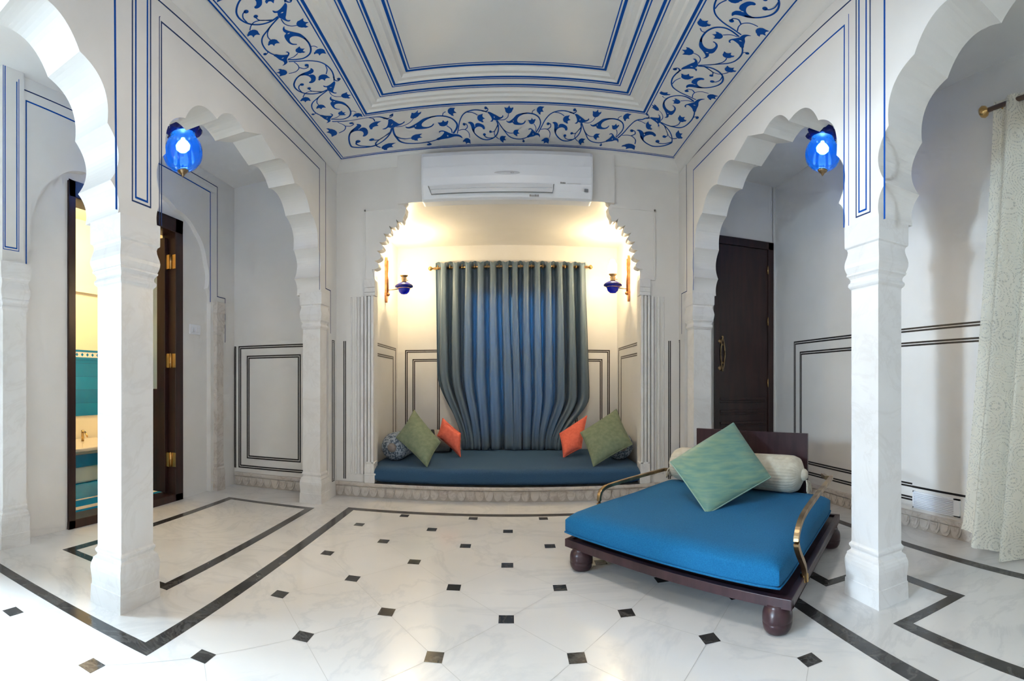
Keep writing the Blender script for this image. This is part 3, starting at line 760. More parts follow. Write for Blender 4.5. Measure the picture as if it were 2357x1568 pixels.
# bathroom beyond the door
bt = MB()
bt.box(-4.5, -4.4, 1.0, 5.0, 0, 3.2, bathwall); bt.box(-4.5, XL-.17, 5.0, 5.1, 0, 3.2, bathwall); bt.box(-4.5, XL-.17, .9, 1.0, 0, 3.2, bathwall)
bt.box(-4.5, XL-.17, .9, 5.1, 2.9, 3.0, bathwall); bt.box(-4.44, -4.36, 1.0, 5.0, 2.05, 2.11, bathcream)
struct(bt.build('wall_bathroom'))
bt = MB(); bt.box(-4.5, XL-.17, .9, 5.1, -.05, .004, tealfloor); bt.box(-3.05, -2.98, 1.0, 5.0, .004, .006, bathcream); bt.box(-3.25, -3.22, 1.0, 5.0, .004, .006, bathcream); struct(bt.build('floor_bathroom'))
bt = MB(); bt.box(-4.40, -4.385, 1.0, 5.0, .62, 1.27, teal); bt.box(-4.40, -4.382, 1.0, 5.0, 1.30, 1.36, bathcream)
bt.box(-4.40, -4.380, 1.0, 5.0, 1.27, 1.30, teal); bt.box(-4.40, -4.380, 1.0, 5.0, 1.36, 1.385, teal)
for k in range(50): 
    y = 1.0+.08*k; bt.add([(-4.3815, y, 1.33), (-4.3815, y+.022, 1.352), (-4.3815, y+.044, 1.33), (-4.3815, y+.022, 1.308)], [(0, 1, 2, 3)], teal)
struct(bt.build('trim_bathroom_tiles'))
t = thing('bathtub', (-4.0, 3.4, 0), 'cream marble sunken tub with teal tiled step, seen through the door', 'bathtub')
b = MB(); b.box(-4.38, -3.75, 2.2, 4.9, .004, .32, bathcream); b.build('tub_body', t, bevel=.02)
b = MB(); b.box(-4.36, -3.70, 2.1, 4.95, .32, .36, bathcream); b.build('rim', t, bevel=.01)
b = MB(); b.box(-3.75, -3.735, 2.2, 4.9, .17, .29, teal); b.build('tile_band', t)
b = MB(); b.lathe([(.016, 0), (.016, .12), (.0, .125)], (-4.15, 3.55, .36), brass, 16); b.tube([(-4.15, 3.55, .46), (-4.05, 3.50, .47), (-3.98, 3.47, .43)], .010, brass); b.build('faucet', t)
lt = thing('unseen_ceiling_lamp', (-3.5, 3.9, 2.9), 'warm ceiling lamp lighting the bathroom', 'lamp')
b = MB(); b.lathe([(.10, 2.90), (.12, 2.87), (.09, 2.82), (0, 2.80)], (-3.5, 3.9, 0), bulb_y, 20); b.build('globe', lt)
lamp_light('bathroom_lamp', (-3.5, 3.3, 2.6), 22, (1.0, .80, .48), .08, lt)

# unseen lamp added above the view to fill the nave with light
lt = thing('unseen_ceiling_lamp', (-.03, 2.05, ZC+.06), 'flat fill lamp added out of view on the ceiling to brighten the nave', 'lamp')
b = MB(); b.lathe([(.16, ZC+.065), (.17, ZC+.04), (.13, ZC+.015), (0, ZC+.0)], (-.03, 2.05, 0), emis('fill_lamp_glow', (1.0, .93, .84), 1.0), 36); b.build('diffuser', lt)
nl = area('nave_fill_light', (-.03, 2.05, ZC-.01), (-.03, 2.06, 0), .45, .45, 5.5, (1.0, .93, .85)); nl.parent = lt; nl.location = Vector((0, 0, -.07))

# ------------------------------------------------------------------ dark door (right)
d2 = MB()
d2.box(1.83, 1.88, YR-.02, YR+.10, 0, 2.37, wood); d2.box(2.40, 2.456, YR-.02, YR+.10, 0, 2.37, wood); d2.box(1.83, 2.456, YR-.02, YR+.10, 2.30, 2.37, wood)
door2 = struct(d2.build('door_2', bevel=.003))
lf = MB(); lf.box(1.86, 2.40, YR-.005, YR+.04, .02, 2.30, wood)
z = .86
while z > .08:
    lf.box(1.89, 2.37, YR-.018, YR-.004, z-.022, z, wood); lf.box(1.89, 2.37, YR-.012, YR-.004, z-.045, z-.032, wood); z -= .112
leaf2 = lf.build('door_leaf', door2, bevel=.003)
for z in (1.60, 1.0, 2.10, .4):
    hb = MB(); hb.tube([(2.393, YR-.022, z-.04), (2.393, YR-.022, z+.04)], .006, brass, 8); hb.build('hinge', door2)
kn = MB()
for z in (1.39, 1.14):
    kn.lathe([(.028, 0), (.028, .006), (.018, .012), (.010, .020), (0, .022)], (1.878, YR-.005, z), agedbrass, 20, ax=(0, -1, 0))
for s_ in (-1, 1):
    kn.tube(catmull([(1.915, YR-.012, 1.43), (1.915+s_*.012, YR-.012, 1.38), (1.915+s_*.022, YR-.014, 1.28), (1.915+s_*.012, YR-.012, 1.17), (1.915, YR-.012, 1.12)], 4), .0055, agedbrass, 6)
for z in (1.43, 1.36, 1.19, 1.12): kn.lathe([(.013, 0), (.013, .006), (0, .012)], (1.915, YR-.005, z), agedbrass, 12, ax=(0, -1, 0))
kn.build('knocker', leaf2)

# ------------------------------------------------------------------ air conditioner
t = thing('air_conditioner', (-.033, YB-.05, 2.48), 'white split air conditioner mounted above the alcove', 'air conditioner')
ax0, ax1 = -.727, .662; yb = YB-.05
prof = [(0, 2.885), (.05, 2.893), (.10, 2.885), (.145, 2.865), (.165, 2.83), (.172, 2.74), (.172, 2.655), (.165, 2.60), (.150, 2.545), (.125, 2.50), (.10, 2.487), (0, 2.485)]
def acbody(mb, inset=0, prof=prof, x0=ax0, x1=ax1, mt=white_pl):
    n = len(prof); vs = []; xs = [x0, x0+.006, x0+.02, x1-.02, x1-.006, x1]; kk = [.90, .97, 1, 1, .97, .90]
    for x, k_ in zip(xs, kk):
        for d, z in prof: vs.append((x, yb-d*k_, 2.69+(z-2.69)*(1-(1-k_)*.35)))
    fs = []
    for i in range(5):
        for j in range(n): j2 = (j+1) % n; fs.append((i*n+j, i*n+j2, (i+1)*n+j2, (i+1)*n+j))
    fs.append(tuple(range(n))); fs.append(tuple(reversed(range(5*n, 6*n))))
    mb.add(vs, fs, mt)
b = MB(); acbody(b); b.build('body', t, bevel=.006)
b = MB(); vs = [(-.66, yb-.163, 2.588), (.34, yb-.163, 2.588), (.33, yb-.150, 2.530), (-.635, yb-.150, 2.530)]
vs2 = [(x, y-.012, z) for x, y, z in vs]; b.add(vs+vs2, [(4, 5, 6, 7), (0, 1, 5, 4), (1, 2, 6, 5), (2, 3, 7, 6), (3, 0, 4, 7), (0, 3, 2, 1)], pale_pl)
b.tube([(-.64, yb-.172, 2.560), (.33, yb-.172, 2.560)], .003, white_pl, 6); b.build('louvre', t)
b = MB(); b.tube([(-.663, yb-.171, 2.590), (-.640, yb-.160, 2.525), (.335, yb-.160, 2.525), (.342, yb-.171, 2.590)], .0035, grey_pl, 6); b.build('louvre_gap', t)
b = MB(); b.lathe([(.105, 0), (.10, .004), (0, .006)], (-.03, yb-.170, 2.675), pale_pl, 36, ax=(0, -1, 0))
for i, v in enumerate(b.v): b.v[i] = (v[0], v[1], 2.675+(v[2]-2.675)*.14)
b.build('badge', t)
b = MB(); b.lathe([(.016, 0), (0, .003)], (.01, yb-.176, 2.674), mat('chrome', (.9, .9, .92), .1, 1.0), 16, ax=(0, -1, 0))
for i, v in enumerate(b.v): b.v[i] = (v[0], v[1], 2.674+(v[2]-2.674)*.35)
b.build('badge_emblem', t)
b = MB(); b.box(.590, .622, yb-.168, yb-.155, 2.544, 2.566, grey_pl); b.build('receiver_window', t, bevel=.003)
def text(body, size, loc, rot, mt, parent, name='lettering', ext=.0006):
    cu = bpy.data.curves.new(name, 'FONT'); cu.body = body; cu.size = size; cu.extrude = ext; cu.align_x = 'LEFT'
    o = bpy.data.objects.new(name, cu); COL.objects.link(o); o.rotation_euler = rot
    o.parent = parent; o.location = Vector(loc)-parent_world(parent); cu.materials.append(mt)
    return o
b = MB()
xx = .395
for k, (wd, hgt) in enumerate([(.010, .011), (.007, .009), (.007, .009), (.006, .010), (.008, .009)]+[(.006, .0055)]*16):
    b.box(xx, xx+wd-.0015, yb-.1735, yb-.168, 2.598, 2.598+hgt, grey_pl if k < 5 else pale_pl); xx += wd+.001+(.012 if k == 4 else 0)
b.build('small_print', t)
b = MB()
xx = .150
for k, (wd, hgt) in enumerate([(.012, .012), (.009, .009), (.009, .009), (.009, .009), (.011, .012), (.010, .010), (.010, .012)]):
    b.box(xx, xx+wd-.002, yb-.139, yb-.12, 2.503, 2.503+hgt, mat('print_grey%d' % k, (.34, .32, .31), .5) if k == 0 else MATS['print_grey0']); xx += wd+.001
b.build('model_print', t)

# ------------------------------------------------------------------ pendants
def pendant(x, y, z, r, label, ztop):
    t = thing('pendant_lamp', (x, y, z), label, 'pendant lamp', 'blue glass pendants')
    b = MB(); prof = [(r*.22, z-r*.90), (r*.50, z-r*.82), (r*.78, z-r*.62), (r*.95, z-r*.35), (r*1.0, z-.08*r), (r*.965, z+r*.20), (r*.87, z+r*.45), (r*.76, z+r*.62), (r*.66, z+r*.74), (r*.61, z+r*.84), (r*.61, z+r*1.0)]
    b.lathe(prof, (x, y, 0), blueglass, 64, lobes=16, amp=.018)
    b.f = [f for f in b.f]; b.mi = b.mi[:len(b.f)]
    # drop end caps so that the glass is a hollow shell
    keep = [i for i, f in enumerate(b.f) if len(f) == 4]; b.f = [b.f[i] for i in keep]; b.mi = [b.mi[i] for i in keep]; b.sm = [b.sm[i] for i in keep]
    b.build('glass_globe', t, subsurf=1)
    b = MB(); prof = []
    seg = 72; vs = []
    for i, (rr, zz, am, az) in enumerate(((.64, .90, 0, 0), (.72, .92, .03, 0), (.82, .96, .10, .05), (.88, 1.08, .14, .10), (.78, 1.26, .10, .10), (.60, 1.30, .05, .05))):
        for k in range(seg):
            a = 2*PI*k/seg; q = r*rr*(1+am*math.cos(8*a)); vs.append((x+q*math.cos(a), y+q*math.sin(a), z+r*(zz+az*math.cos(8*a+1))))
    b.add(vs, [(i*seg+k, i*seg+(k+1) % seg, (i+1)*seg+(k+1) % seg, (i+1)*seg+k) for i in range(5) for k in range(seg)], darkblueglass, True)
    b.build('ruffled_collar', t)
    b = MB(); b.lathe([(r*.62, z+r*.93), (r*.655, z+r*.93), (r*.655, z+r*1.02), (r*.62, z+r*1.02)], (x, y, 0), agedbrass, 40); b.build('brass_ring', t)
    b = MB(); b.lathe([(0, z-r*1.22), (r*.05, z-r*1.16), (r*.12, z-r*1.04), (r*.24, z-r*.96), (r*.28, z-r*.86), (r*.20, z-r*.80)], (x, y, 0), agedbrass, 24); b.build('finial', t)
    b = MB(); b.lathe([(0, z+r*.04), (r*.20, z+r*.09), (r*.34, z+r*.22), (r*.36, z+r*.38), (r*.26, z+r*.54), (r*.12, z+r*.66), (r*.10, z+r*.75)], (x, y, 0), bulb_w, 24); b.build('bulb', t)
    b = MB(); b.lathe([(r*.66, z+r*1.14), (r*.40, z+r*1.22), (r*.12, z+r*1.30), (r*.10, z+r*1.45)], (x, y, 0), agedbrass, 24)
    b.lathe([(r*.10, z+r*1.3), (r*.10, ztop-.03)], (x, y, 0), agedbrass, 12); b.lathe([(.02, ztop-.05), (.05, ztop-.02), (.055, ztop)], (x, y, 0), agedbrass, 24); b.build('suspension_rod', t)
    lamp_light('pendant_glow', (x, y, z-r*.35), .1, (.80, .92, 1.0), .03, t)
pendant(-2.10, 2.70, 2.585, .138, 'ribbed blue glass pendant lamp hanging under the left arch', ZA)
pendant(2.07, 2.85, 2.622, .126, 'ribbed blue glass pendant lamp hanging under the right arch', ZA)

# ------------------------------------------------------------------ wall sconces in the alcove
def sconce(xw, sx, xc, y, label):
    zc = 1.975
    t = thing('wall_sconce', (xw, y, zc), label, 'wall lamp', 'alcove oil lamp sconces')
    b = MB()
    out = [(0, 2.30), (.018, 2.285), (.022, 2.262), (.034, 2.25), (.036, 2.20), (.026, 2.185), (.030, 2.16), (.028, 1.94), (.036, 1.925), (.036, 1.90), (.024, 1.86), (.014, 1.835), (0, 1.828)]
    poly = [(y+a, z) for a, z in out]+[(y-a, z) for a, z in reversed(out[1:-1])]
    b.prism([poly], PYZ(xw), 0, sx*.022, copper); b.tube([(xw+sx*.026, y, 1.93), (xw+sx*.026, y, 2.26)], .010, copper, 10)
    b.lathe([(.016, 0), (.020, .012), (.010, .026), (0, .030)], (xw+sx*.02, y, 1.912), copper, 16, ax=(sx, 0, 0)); b.build('backplate', t)
    b = MB(); b.tube([(xw+sx*.02, y, 1.955), (xw+sx*.06, y, 1.958), (xc-sx*.062, y, 1.962)], .0045, brass, 8)
    rp = [(xc+.066*math.cos(2*PI*k/24), y+.066*math.sin(2*PI*k/24), zc-.008) for k in range(25)]; b.tube(rp, .004, brass, 6); b.build('arm', t)
    b = MB(); b.lathe([(0, zc-.070), (.030, zc-.066), (.052, zc-.045), (.060, zc-.020), (.062, zc-.008), (.090, zc+.002), (.094, zc+.012), (.085, zc+.026), (.050, zc+.048), (.022, zc+.058)], (xc, y, 0), cobalt, 36); b.build('glass_bowl', t)
    b = MB(); b.lathe([(.020, zc+.052), (.026, zc+.062), (.022, zc+.078), (.030, zc+.088), (.022, zc+.098), (.026, zc+.106), (.040, zc+.118), (.038, zc+.128), (.022, zc+.130)], (xc, y, 0), agedbrass, 24)
    b.tube([(xc, y, zc+.075), (xc+.045, y-.01, zc+.072)], .004, agedbrass, 6); b.build('burner', t)
    b = MB(); b.lathe([(.028, zc+.125), (.036, zc+.150), (.044, zc+.185), (.040, zc+.225), (.027, zc+.240), (.025, zc+.265)], (xc, y, 0), milkglass, 28)
    keep = [i for i, f in enumerate(b.f) if len(f) == 4]; b.f = [b.f[i] for i in keep]; b.mi = [b.mi[i] for i in keep]; b.sm = [b.sm[i] for i in keep]; b.build('chimney', t)
    b = MB(); b.lathe([(0, zc+.13), (.012, zc+.14), (.020, zc+.175), (.018, zc+.20), (.006, zc+.235), (0, zc+.24)], (xc, y, 0), bulb_y, 20); b.build('bulb', t)
    lamp_light('sconce_glow', (xc, y, zc+.19), 48, (1.0, .80, .50), .03, t)
sconce(NX0, 1, -1.083, 4.95, 'copper and blue glass oil-lamp sconce on the left wall of the alcove')
sconce(NX1, -1, 1.02, 4.90, 'copper and blue glass oil-lamp sconce on the right wall of the alcove')

# ------------------------------------------------------------------ alcove curtains
CYY = 5.40
t = thing('curtain_rod', (0, CYY, 2.26), 'brass curtain rod with ball ends across the alcove window', 'curtain rod')
b = MB(); b.tube([(-.845, CYY, 2.262), (.835, CYY, 2.278)], .013, agedbrass, 12); b.build('rod', t)
for x, z, s_ in ((-.850, 2.262, -1), (.840, 2.278, 1)):
    b = MB(); b.lathe([(.010, 0), (.010, .012), (.020, .020), (.026, .034), (.020, .048), (.008, .056), (0, .060)], (x, CYY, z), brass, 20, ax=(s_, 0, 0)); b.build('finial', t)
for x in (-.80, .79):
    b = MB(); b.tube([(x, NY, 2.27), (x, CYY, 2.27)], .007, agedbrass, 8); b.lathe([(.022, 0), (.022, .006), (0, .008)], (x, NY, 2.27), agedbrass, 16, ax=(0, -1, 0)); b.build('bracket', t)
def niche_curtain(xt0, xt1, xb0, xb1, folds, label, ph, seedv):
    rnd = random.Random(seedv); t = thing('curtain', ((xt0+xt1)/2, CYY, .28), label, 'curtain', 'slate blue alcove curtains')
    jit = [rnd.uniform(-.25, .25) for _ in range(folds*2+2)]
    nu = folds*22; nv = 44
    def fn(u, v):
        z = lerp(.281, 2.325, v)
        tt = 1-v
        sm = lambda q: q*q*(3-2*q); kl = sm(min(1, max(0, (1.12-z)/.80))); kr = sm(min(1, max(0, (.86-z)/.52))); kk = min(1, max(0, (1.8-z)/1.5))
        x0 = lerp(xt0, xb0, kl if xt0 < -.5 else kk); x1 = lerp(xt1, xb1, kr if xt1 > .5 else kk)
        if xt1 > .5: x1 += .03*min(1, tt*1.5)*(1-kr)
        uu = u*folds; i = int(uu); wob = jit[min(i, len(jit)-1)]
        xo0 = lerp(xt0, x0, (1-u)**.9); xo1 = lerp(xt1, x1, u**.9); x = lerp(xo0, xo1, u+.012*math.sin(7*u+3*v)*tt)
        a = 2*PI*uu+ph+wob*tt*.8
        A = lerp(.058, .055, v)*(1+.5*wob*tt)
        sg = math.sin(a); y = CYY+A*math.tanh(2.4*sg)/math.tanh(2.4)+.012*math.sin(3*a+1.5+wob*9)*tt
        x += .022*math.cos(a)*tt*1.0
        zz = z+(.022*math.sin(a) if v > .97 else 0)
        if v < .02: zz += .006*math.sin(a*1.3)
        return (x, y, zz)
    b = MB(); b.grid(fn, nu, nv, curt_m); drp = b.build('drape', t, solid=.003)
    for i in range(folds*2):
        u = (i+.5)/folds/2 - ph/(2*PI)/folds
        if not 0.01 < u < .99: continue
        x = lerp(xt0, xt1, u)
        b = MB(); pts = [(x, CYY+.024*math.cos(2*PI*k/16), 2.27+.024*math.sin(2*PI*k/16)) for k in range(17)]; b.tube(pts, .0045, brass, 6); b.build('eyelet', drp)
    b = MB()
    return t
niche_curtain(-.830, -.020, -.54, .02, 6, 'slate blue eyelet curtain, left half, drawn across the alcove window', .25, 3)
niche_curtain(-.025, .825, .005, .545, 7, 'slate blue eyelet curtain, right half, drawn across the alcove window', 1.2, 8)

# ------------------------------------------------------------------ soft furnishings
def rounded_slab(mb, fn, h0, h1, mt, r=.04, nu=28, nv=20, crown=0.0, noise=.0, edge=.06):
    """fn(u,v)->(x,y) over the footprint; puffed slab"""
    rnd = random.Random(5)
    def prof(u, v):
        e = min(u, 1-u, v, 1-v); return e
    N = nu; Mv = nv
    def sh(t):  # denser near edges
        return .5-.5*math.cos(PI*t)
    top = []; 
    def P(i, j, side):
        u = sh(i/N); v = sh(j/Mv)
        eu = min(1, min(u, 1-u)/edge); ev = min(1, min(v, 1-v)/edge)
        k = (1-(1-eu)**2)**.5*(1-(1-ev)**2)**.5
        mid = (h0+h1)/2; hh = (h1-h0)/2
        x, y = fn(u, v)
        z = mid+side*hh*(.38+.62*k)
        if side > 0: z += crown*math.sin(PI*u)*math.sin(PI*v)+noise*(math.sin(9*u+4*v)*math.sin(7*v-3*u))*k
        return (x, y, z)
    vs = [P(i, j, 1) for j in range(Mv+1) for i in range(N+1)]; o = len(vs)
    vs += [P(i, j, -1) for j in range(Mv+1) for i in range(N+1)]
    fs = []
    for j in range(Mv):
        for i in range(N):
            a = j*(N+1)+i; fs.append((a, a+1, a+N+2, a+N+1)); fs.append((o+a, o+a+N+1, o+a+N+2, o+a+1))
    for i in range(N): fs.append((i, o+i, o+i+1, i+1)); a = Mv*(N+1)+i; fs.append((a, a+1, o+a+1, o+a))
    for j in range(Mv): a = j*(N+1); fs.append((a, a+N+1, o+a+N+1, o+a)); a = j*(N+1)+N; fs.append((a, o+a, o+a+N+1, a+N+1))
    mb.add(vs, fs, mt, True)
def cushion(corners, thick, mt, name, label, cat, group=None, piping=None, pinch=.12, folds=0.0, seed=1):
    A, B, C, D = [Vector(p) for p in corners]       # around the cushion
    t = thing(name, tuple(min((A, B, C, D), key=lambda p: p.z)), label, cat, group)
    n = ((B-A).cross(D-A)+(C-B).cross(A-B)*0).normalized()
    N = 22; ctr = (A+B+C+D)/4
    def P(i, j, s):
        u = i/N; v = j/N; u = .5-.5*math.cos(PI*u); v = .5-.5*math.cos(PI*v)
        p = A.lerp(B, u).lerp(D.lerp(C, u), v)
        au, av = abs(2*u-1), abs(2*v-1)
        # edges bow inward between the corners
        q = (p-ctr); edge = max(au, av); mn = min(au, av)
        q = q*(1-pinch*.5*(edge**4)*(1-mn**2))
        th = thick*.5*max(0, (1-au**3.0)*(1-av**3.0))**.55
        wr = folds*math.sin(11*u+5*v+seed)*math.sin(8*v-4*u)*(1-edge**4)
        return ctr+q+n*(s*(th+.002)+wr)
    vs = [P(i, j, 1) for j in range(N+1) for i in range(N+1)]; o = len(vs)
    vs += [P(i, j, -1) for j in range(N+1) for i in range(N+1)]
    fs = []
    for j in range(N):
        for i in range(N):
            a = j*(N+1)+i; fs.append((a, a+1, a+N+2, a+N+1)); fs.append((o+a, o+a+N+1, o+a+N+2, o+a+1))
    for i in range(N): fs.append((i, o+i, o+i+1, i+1)); a = N*(N+1)+i; fs.append((a, a+1, o+a+1, o+a))
    for j in range(N): a = j*(N+1); fs.append((a, a+N+1, o+a+N+1, o+a)); a = j*(N+1)+N; fs.append((a, o+a, o+a+N+1, a+N+1))
    b = MB(); b.add(vs, fs, mt, True); cov = b.build('cushion_cover', t)
    ed = [P(i, 0, 0) for i in range(N)]+[P(N, j, 0) for j in range(N)]+[P(N-i, N, 0) for i in range(N)]+[P(0, N-j, 0) for j in range(N+1)]
    b = MB(); b.tube(ed, .0045, piping or mt, 6); b.build('piping', cov)
    return t
def PR(px, py, r):
    a = (px-CX)/F; return (r*math.sin(a), r*math.cos(a), 1.0+r*(CY-py)/F)

# alcove mattress
t = thing('seat_mattress', (0, YB+.1, .131), 'long dark blue mattress filling the alcove seat', 'mattress')
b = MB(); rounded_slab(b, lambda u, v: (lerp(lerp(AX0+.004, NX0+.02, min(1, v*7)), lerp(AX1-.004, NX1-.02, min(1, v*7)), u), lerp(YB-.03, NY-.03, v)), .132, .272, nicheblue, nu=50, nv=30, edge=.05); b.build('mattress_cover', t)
def bolster(p0, p1, r, mt, name, label, cat, capm, knot=True, group=None, ties=False, ribs=False):
    p0 = Vector(p0); p1 = Vector(p1); L = (p1-p0).length; ax = (p1-p0).normalized()
    t = thing(name, (p0.x, p0.y, p0.z-r), label, cat, group)
    b = MB(); n = 26; pr = []
    for i in range(n+1):
        s_ = i/n; d = min(s_, 1-s_)*L; k = min(1, d/(r*.75)); pr.append((r*(.30+.70*math.sqrt(max(0, 1-(1-k)**2)))*(1+.02*math.sin(9*s_)), s_*L))
    b.lathe(pr, p0, mt, 144 if ribs else 48, ax=ax, lobes=36 if ribs else 0, amp=.010); cov = b.build('bolster_cover', t)
    for e, sg in ((p0, -1), (p1, 1)):
        b = MB(); b.lathe([(r*.34, -.004), (r*.32, .010), (r*.22, .022), (0, .028)], e, capm, 20, ax=ax*sg); eo = b.build('end_button' if not ties else 'gathered_end', cov)
        if ties:
            for q in (-1, 1):
                b = MB(); a0 = e+ax*sg*.018-Vector((0, 0, r*.30)); sd = Vector((-ax.y, ax.x, 0))
                pts = catmull([tuple(a0), tuple(a0+sd*q*.025+ax*sg*.015+Vector((0, 0, -.02))), tuple(a0+sd*q*.035+ax*sg*.02+Vector((0, 0, -.07))), tuple(a0+sd*q*.012+ax*sg*.02+Vector((0, 0, -.055))), tuple(a0+ax*sg*.01+Vector((0, 0, -.012)))], 4)
                b.tube(pts, .005, capm, 6); b.build('tie', cov)
    if not ties:
        for q in (.16, .84):
            b = MB(); c = p0.lerp(p1, q)
            b.lathe([(r*1.006, -.012), (r*1.012, -.012), (r*1.012, .012), (r*1.006, .012)], c, darkband, 48, ax=ax)
            b.build('dark_band', cov)
    return t
bolster((-1.085, 4.44, .404), (-1.02, 5.20, .404), .128, batik, 'bolster', 'grey-blue patterned bolster at the left end of the alcove seat', 'bolster', taupe, group='alcove bolsters')
bolster((1.035, 4.52, .404), (.98, 5.25, .404), .128, batik, 'bolster', 'grey-blue patterned bolster at the right end of the alcove seat', 'bolster', taupe, group='alcove bolsters')
bolster((-.86, 5.14, .395), (-.60, 5.21, .395), .115, taupe, 'bolster', 'taupe bolster half hidden behind the left green and coral cushions', 'bolster', taupe)
cushion([PR(983, 1075, 4.30), PR(1014, 1018, 4.52), PR(953, 944, 4.78), PR(912, 1007, 4.56)], .13, greencot, 'cushion', 'sage green cushion on its corner at the left end of the alcove seat', 'cushion', 'alcove green cushions')
cushion([PR(1060, 1052, 4.86), PR(1060, 998, 4.93), PR(1019, 963, 5.04), PR(1007, 1003, 4.97)], .11, coral, 'cushion', 'coral cushion at the left side of the alcove curtains', 'cushion', 'alcove coral cushions')
cushion([PR(1297, 1054, 4.86), PR(1338, 1032, 4.90), PR(1351, 957, 5.14), PR(1288, 998, 5.08)], .11, coral, 'cushion', 'coral cushion at the right side of the alcove curtains', 'cushion', 'alcove coral cushions')
cushion([PR(1366, 1074, 4.32), PR(1456, 1023, 4.50), PR(1419, 942, 4.80), PR(1336, 996, 4.62)], .13, greencot, 'cushion', 'sage green cushion on its corner at the right end of the alcove seat', 'cushion', 'alcove green cushions')

# ------------------------------------------------------------------ daybed
FL_, FR_, BR_ = Vector((.294, 2.695)), Vector((1.038, 1.636)), Vector((1.978, 2.534))
BL_ = FL_+BR_-FR_
uu = (FR_-FL_).normalized(); vv = (BR_-FR_).normalized(); W = (FR_-FL_).length; Ld = (BR_-FR_).length
def bp(u, v): p = FL_+uu*u+vv*v; return (p.x, p.y)
t = thing('daybed', (*bp(W/2, Ld/2), 0), 'low dark wood daybed with round ball feet and brass side rails', 'daybed')
def slab(mb, u0, u1, v0, v1, z0, z1, mt):
    q = [bp(u0, v0), bp(u1, v0), bp(u1, v1), bp(u0, v1)]
    mb.add([(*p, z0) for p in q]+[(*p, z1) for p in q], [(0, 3, 2, 1), (4, 5, 6, 7), (0, 1, 5, 4), (1, 2, 6, 5), (2, 3, 7, 6), (3, 0, 4, 7)], mt)
b = MB(); slab(b, 0, W, 0, .03, .108, .150, bedwood); slab(b, 0, W, Ld-.03, Ld, .108, .150, bedwood); slab(b, 0, .03, .03, Ld-.03, .108, .150, bedwood); slab(b, W-.03, W, .03, Ld-.03, .108, .150, bedwood)
slab(b, .03, W-.03, .03, Ld-.03, .115, .140, bedwood); b.build('frame', t, bevel=.002)
for (u, v) in ((.10, .035), (W-.07, .035), (W-.03, Ld-.2), (.10, Ld-.15)):
    x, y = bp(u, v); b = MB(); b.lathe([(0, 0), (.038, 0), (.047, .005), (.056, .018), (.0605, .036), (.0612, .046), (.0600, .048), (.0615, .050), (.0618, .062), (.0605, .080), (.056, .095), (.049, .104), (.046, .110), (.046, .115)], (x, y, 0), bedwood, 36); b.build('foot', t)
b = MB(); slab(b, W*.164, W*.833, Ld-.032, Ld-.004, .14, .668, bedwood); b.build('headboard', t, bevel=.003)
def rail(side, z1, z2, v_end, name='side_rail'):
    b = MB()
    if side == 'R':
        def q(v, z, du=0): x, y = bp(W+du, v); return (x, y, z)
        pts = catmull([q(.25, .13, .0), q(.225, .20, 0.0), q(.12, .30, 0), q(.085, .355, 0), q(.13, .405, 0), q(.24, .432, 0), q(.5, .445, 0), q(.93, .450, 0), q(.99, .445, -.01)], 6)
        x, y, z = q(1.03, .435, -.04)[0], q(1.03, .435, -.04)[1], .435
        x2, y2 = bp(W-.10, Ld-.09)
        pts += [(x, y, z), (lerp(x, x2, .5), lerp(y, y2, .5), .425), (x2, y2, .415)]
        bx, by = bp(W-.004, .25)
    else:
        def q(v, z): x, y = bp(.0, v); return (x, y, z)
        pts = catmull([q(.32, .13), q(.318, .25), q(.322, .33), q(.36, .362), q(.45, .372), q(.8, .372), q(1.12, .365)], 6)
        x2, y2 = bp(.12, Ld-.03); pts += [(x2, y2, .36)]
        bx, by = bp(.004, .32)
    b.tube(pts, .0155, agedbrass, 4, square=True)
    ob = b.build(name, t, bevel=.003)
    b = MB(); b.box(bx-.014, bx+.014, by-.014, by+.014, .125, .165, brass); b.build('rail_bracket', t, bevel=.003)
rail('R', 0, 0, 0); rail('L', 0, 0, 0)
t = thing('mattress', (*bp(W/2, Ld/2), .15), 'bright blue cotton mattress on the wooden daybed', 'mattress')
def matf(u, v):
    k = 1-.10*(2*v-1 > .6)*(0)
    uu_ = lerp(-.012, W-.045, u); vv_ = lerp(-.002, Ld-.055, v)
    bow = .020*math.sin(PI*u)
    c = Vector(bp(W*.49, Ld*.485)); a, b_ = abs(2*u-1), abs(2*v-1)
    return tuple(c+(Vector(bp(uu_, vv_))-c)*(1-.014*(a*b_)**7))
b = MB(); rounded_slab(b, matf, .151, .296, bedblue, nu=44, nv=44, noise=.005, crown=.012, edge=.085); b.build('mattress_cover', t)
b = MB(); ed = []
for z in (.185,):
    N = 30
    P_ = [matf(i/N, 0) for i in range(N+1)]+[matf(1, i/N) for i in range(1, N+1)]+[matf(1-i/N, 1) for i in range(1, N+1)]+[matf(0, 1-i/N) for i in range(1, N+1)]
    c_ = Vector(bp(W/2, Ld/2)); b.tube([(*(c_+(Vector(p)-c_)*1.002), z) for p in P_], .005, bedblue, 6)
b.build('piping', t)
bl0 = (1.165, 3.430, .420); bl1 = (1.745, 2.607, .420)
bolster(bl0, bl1, .115, cream, 'bolster', 'cream ribbed bolster with tie ends lying against the daybed headboard', 'bolster', cream, ties=True, ribs=True)
cushion([PR(1628, 1184, 2.66), PR(1774, 1099, 2.98), PR(1688, 974, 3.34), PR(1543, 1064, 3.04)], .13, greensilk, 'cushion', 'shiny blue-green silk cushion leaning on the cream bolster of the daybed', 'cushion', folds=.006, pinch=.03, piping=mat('pale_green_piping', (.30, .46, .38), .6))

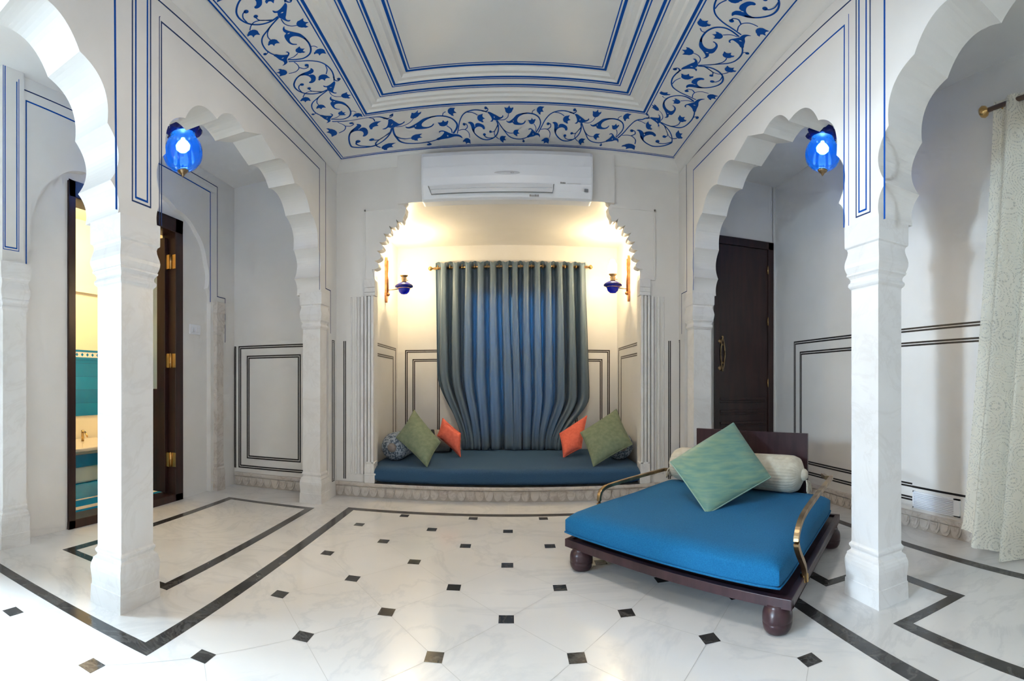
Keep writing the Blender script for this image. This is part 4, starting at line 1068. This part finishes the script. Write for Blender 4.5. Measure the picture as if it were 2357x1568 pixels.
# ------------------------------------------------------------------ lace curtain, rod and vent on the right wall
RXc = 2.385
t = thing('curtain_rod', (RXc, 1.68, 2.62), 'wooden curtain rod with brass ball finial high on the right wall', 'curtain rod')
b = MB(); b.tube([(RXc, 1.66, 2.60), (RXc, -.9, 2.60)], .013, noise_color(mat('rod_wood', (.16, .09, .06), .4), (.12, .07, .05), (.20, .12, .08), 10), 12); b.build('rod', t)
b = MB(); b.lathe([(.008, 0), (.014, .010), (.028, .022), (.034, .040), (.028, .058), (.012, .070), (0, .076)], (RXc, 1.655, 2.60), brass, 20, ax=(0, 1, 0)); b.build('finial', t)
b = MB(); b.tube([(XR, 1.58, 2.60), (RXc, 1.58, 2.60)], .007, brass, 8); b.build('bracket', t)
t = thing('curtain', (RXc, .6, .02), 'cream floral lace curtain hanging in folds at the right edge', 'curtain')
def lacef(u, v):
    z = lerp(.012, 2.635, v); k = (1-v)
    y0 = lerp(1.625, 1.86, k**1.3)-.10*max(0, k-.92)/.08*0; y = lerp(y0, .35, u)
    a = 2*PI*u*7.5
    A = lerp(.028, .055, k)*(1+.3*math.sin(5*u))
    x = RXc+A*math.sin(a)-.06*k*(.3+.7*u)+.012*math.sin(a*2.1+2)*k
    zz = z+(.10*(1-u/.16)*max(0, 1-v/.06) if u < .16 else 0)+(.012*math.sin(a) if v > .985 else 0)
    return (x, y, zz)
b = MB(); b.grid(lacef, 150, 60, lace); o = b.build('lace_panel', t)
uvl = o.data.uv_layers.new(name='UVMap')
for p in o.data.polygons:
    for li in p.loop_indices:
        co = o.data.vertices[o.data.loops[li].vertex_index].co+parent_world(t); uvl.data[li].uv = (co.y*1.35, co.z)
t = thing('air_vent', (XR, 2.155, .20), 'white slatted air vent low on the right wall', 'vent')
b = MB(); b.box(XR-.012, XR, 1.95, 2.362, .143, .150, white_pl); b.box(XR-.012, XR, 1.95, 2.362, .250, .257, white_pl); b.box(XR-.012, XR, 1.95, 2.0, .143, .257, white_pl); b.box(XR-.012, XR, 2.352, 2.362, .143, .257, white_pl); b.build('frame', t)
b = MB(); b.box(XR-.003, XR, 1.96, 2.36, .145, .255, pale_pl)
for k in range(9): z = .155+k*.0112; b.box(XR-.011, XR-.003, 2.0, 2.352, z, z+.006, white_pl)
b.build('slats', t)
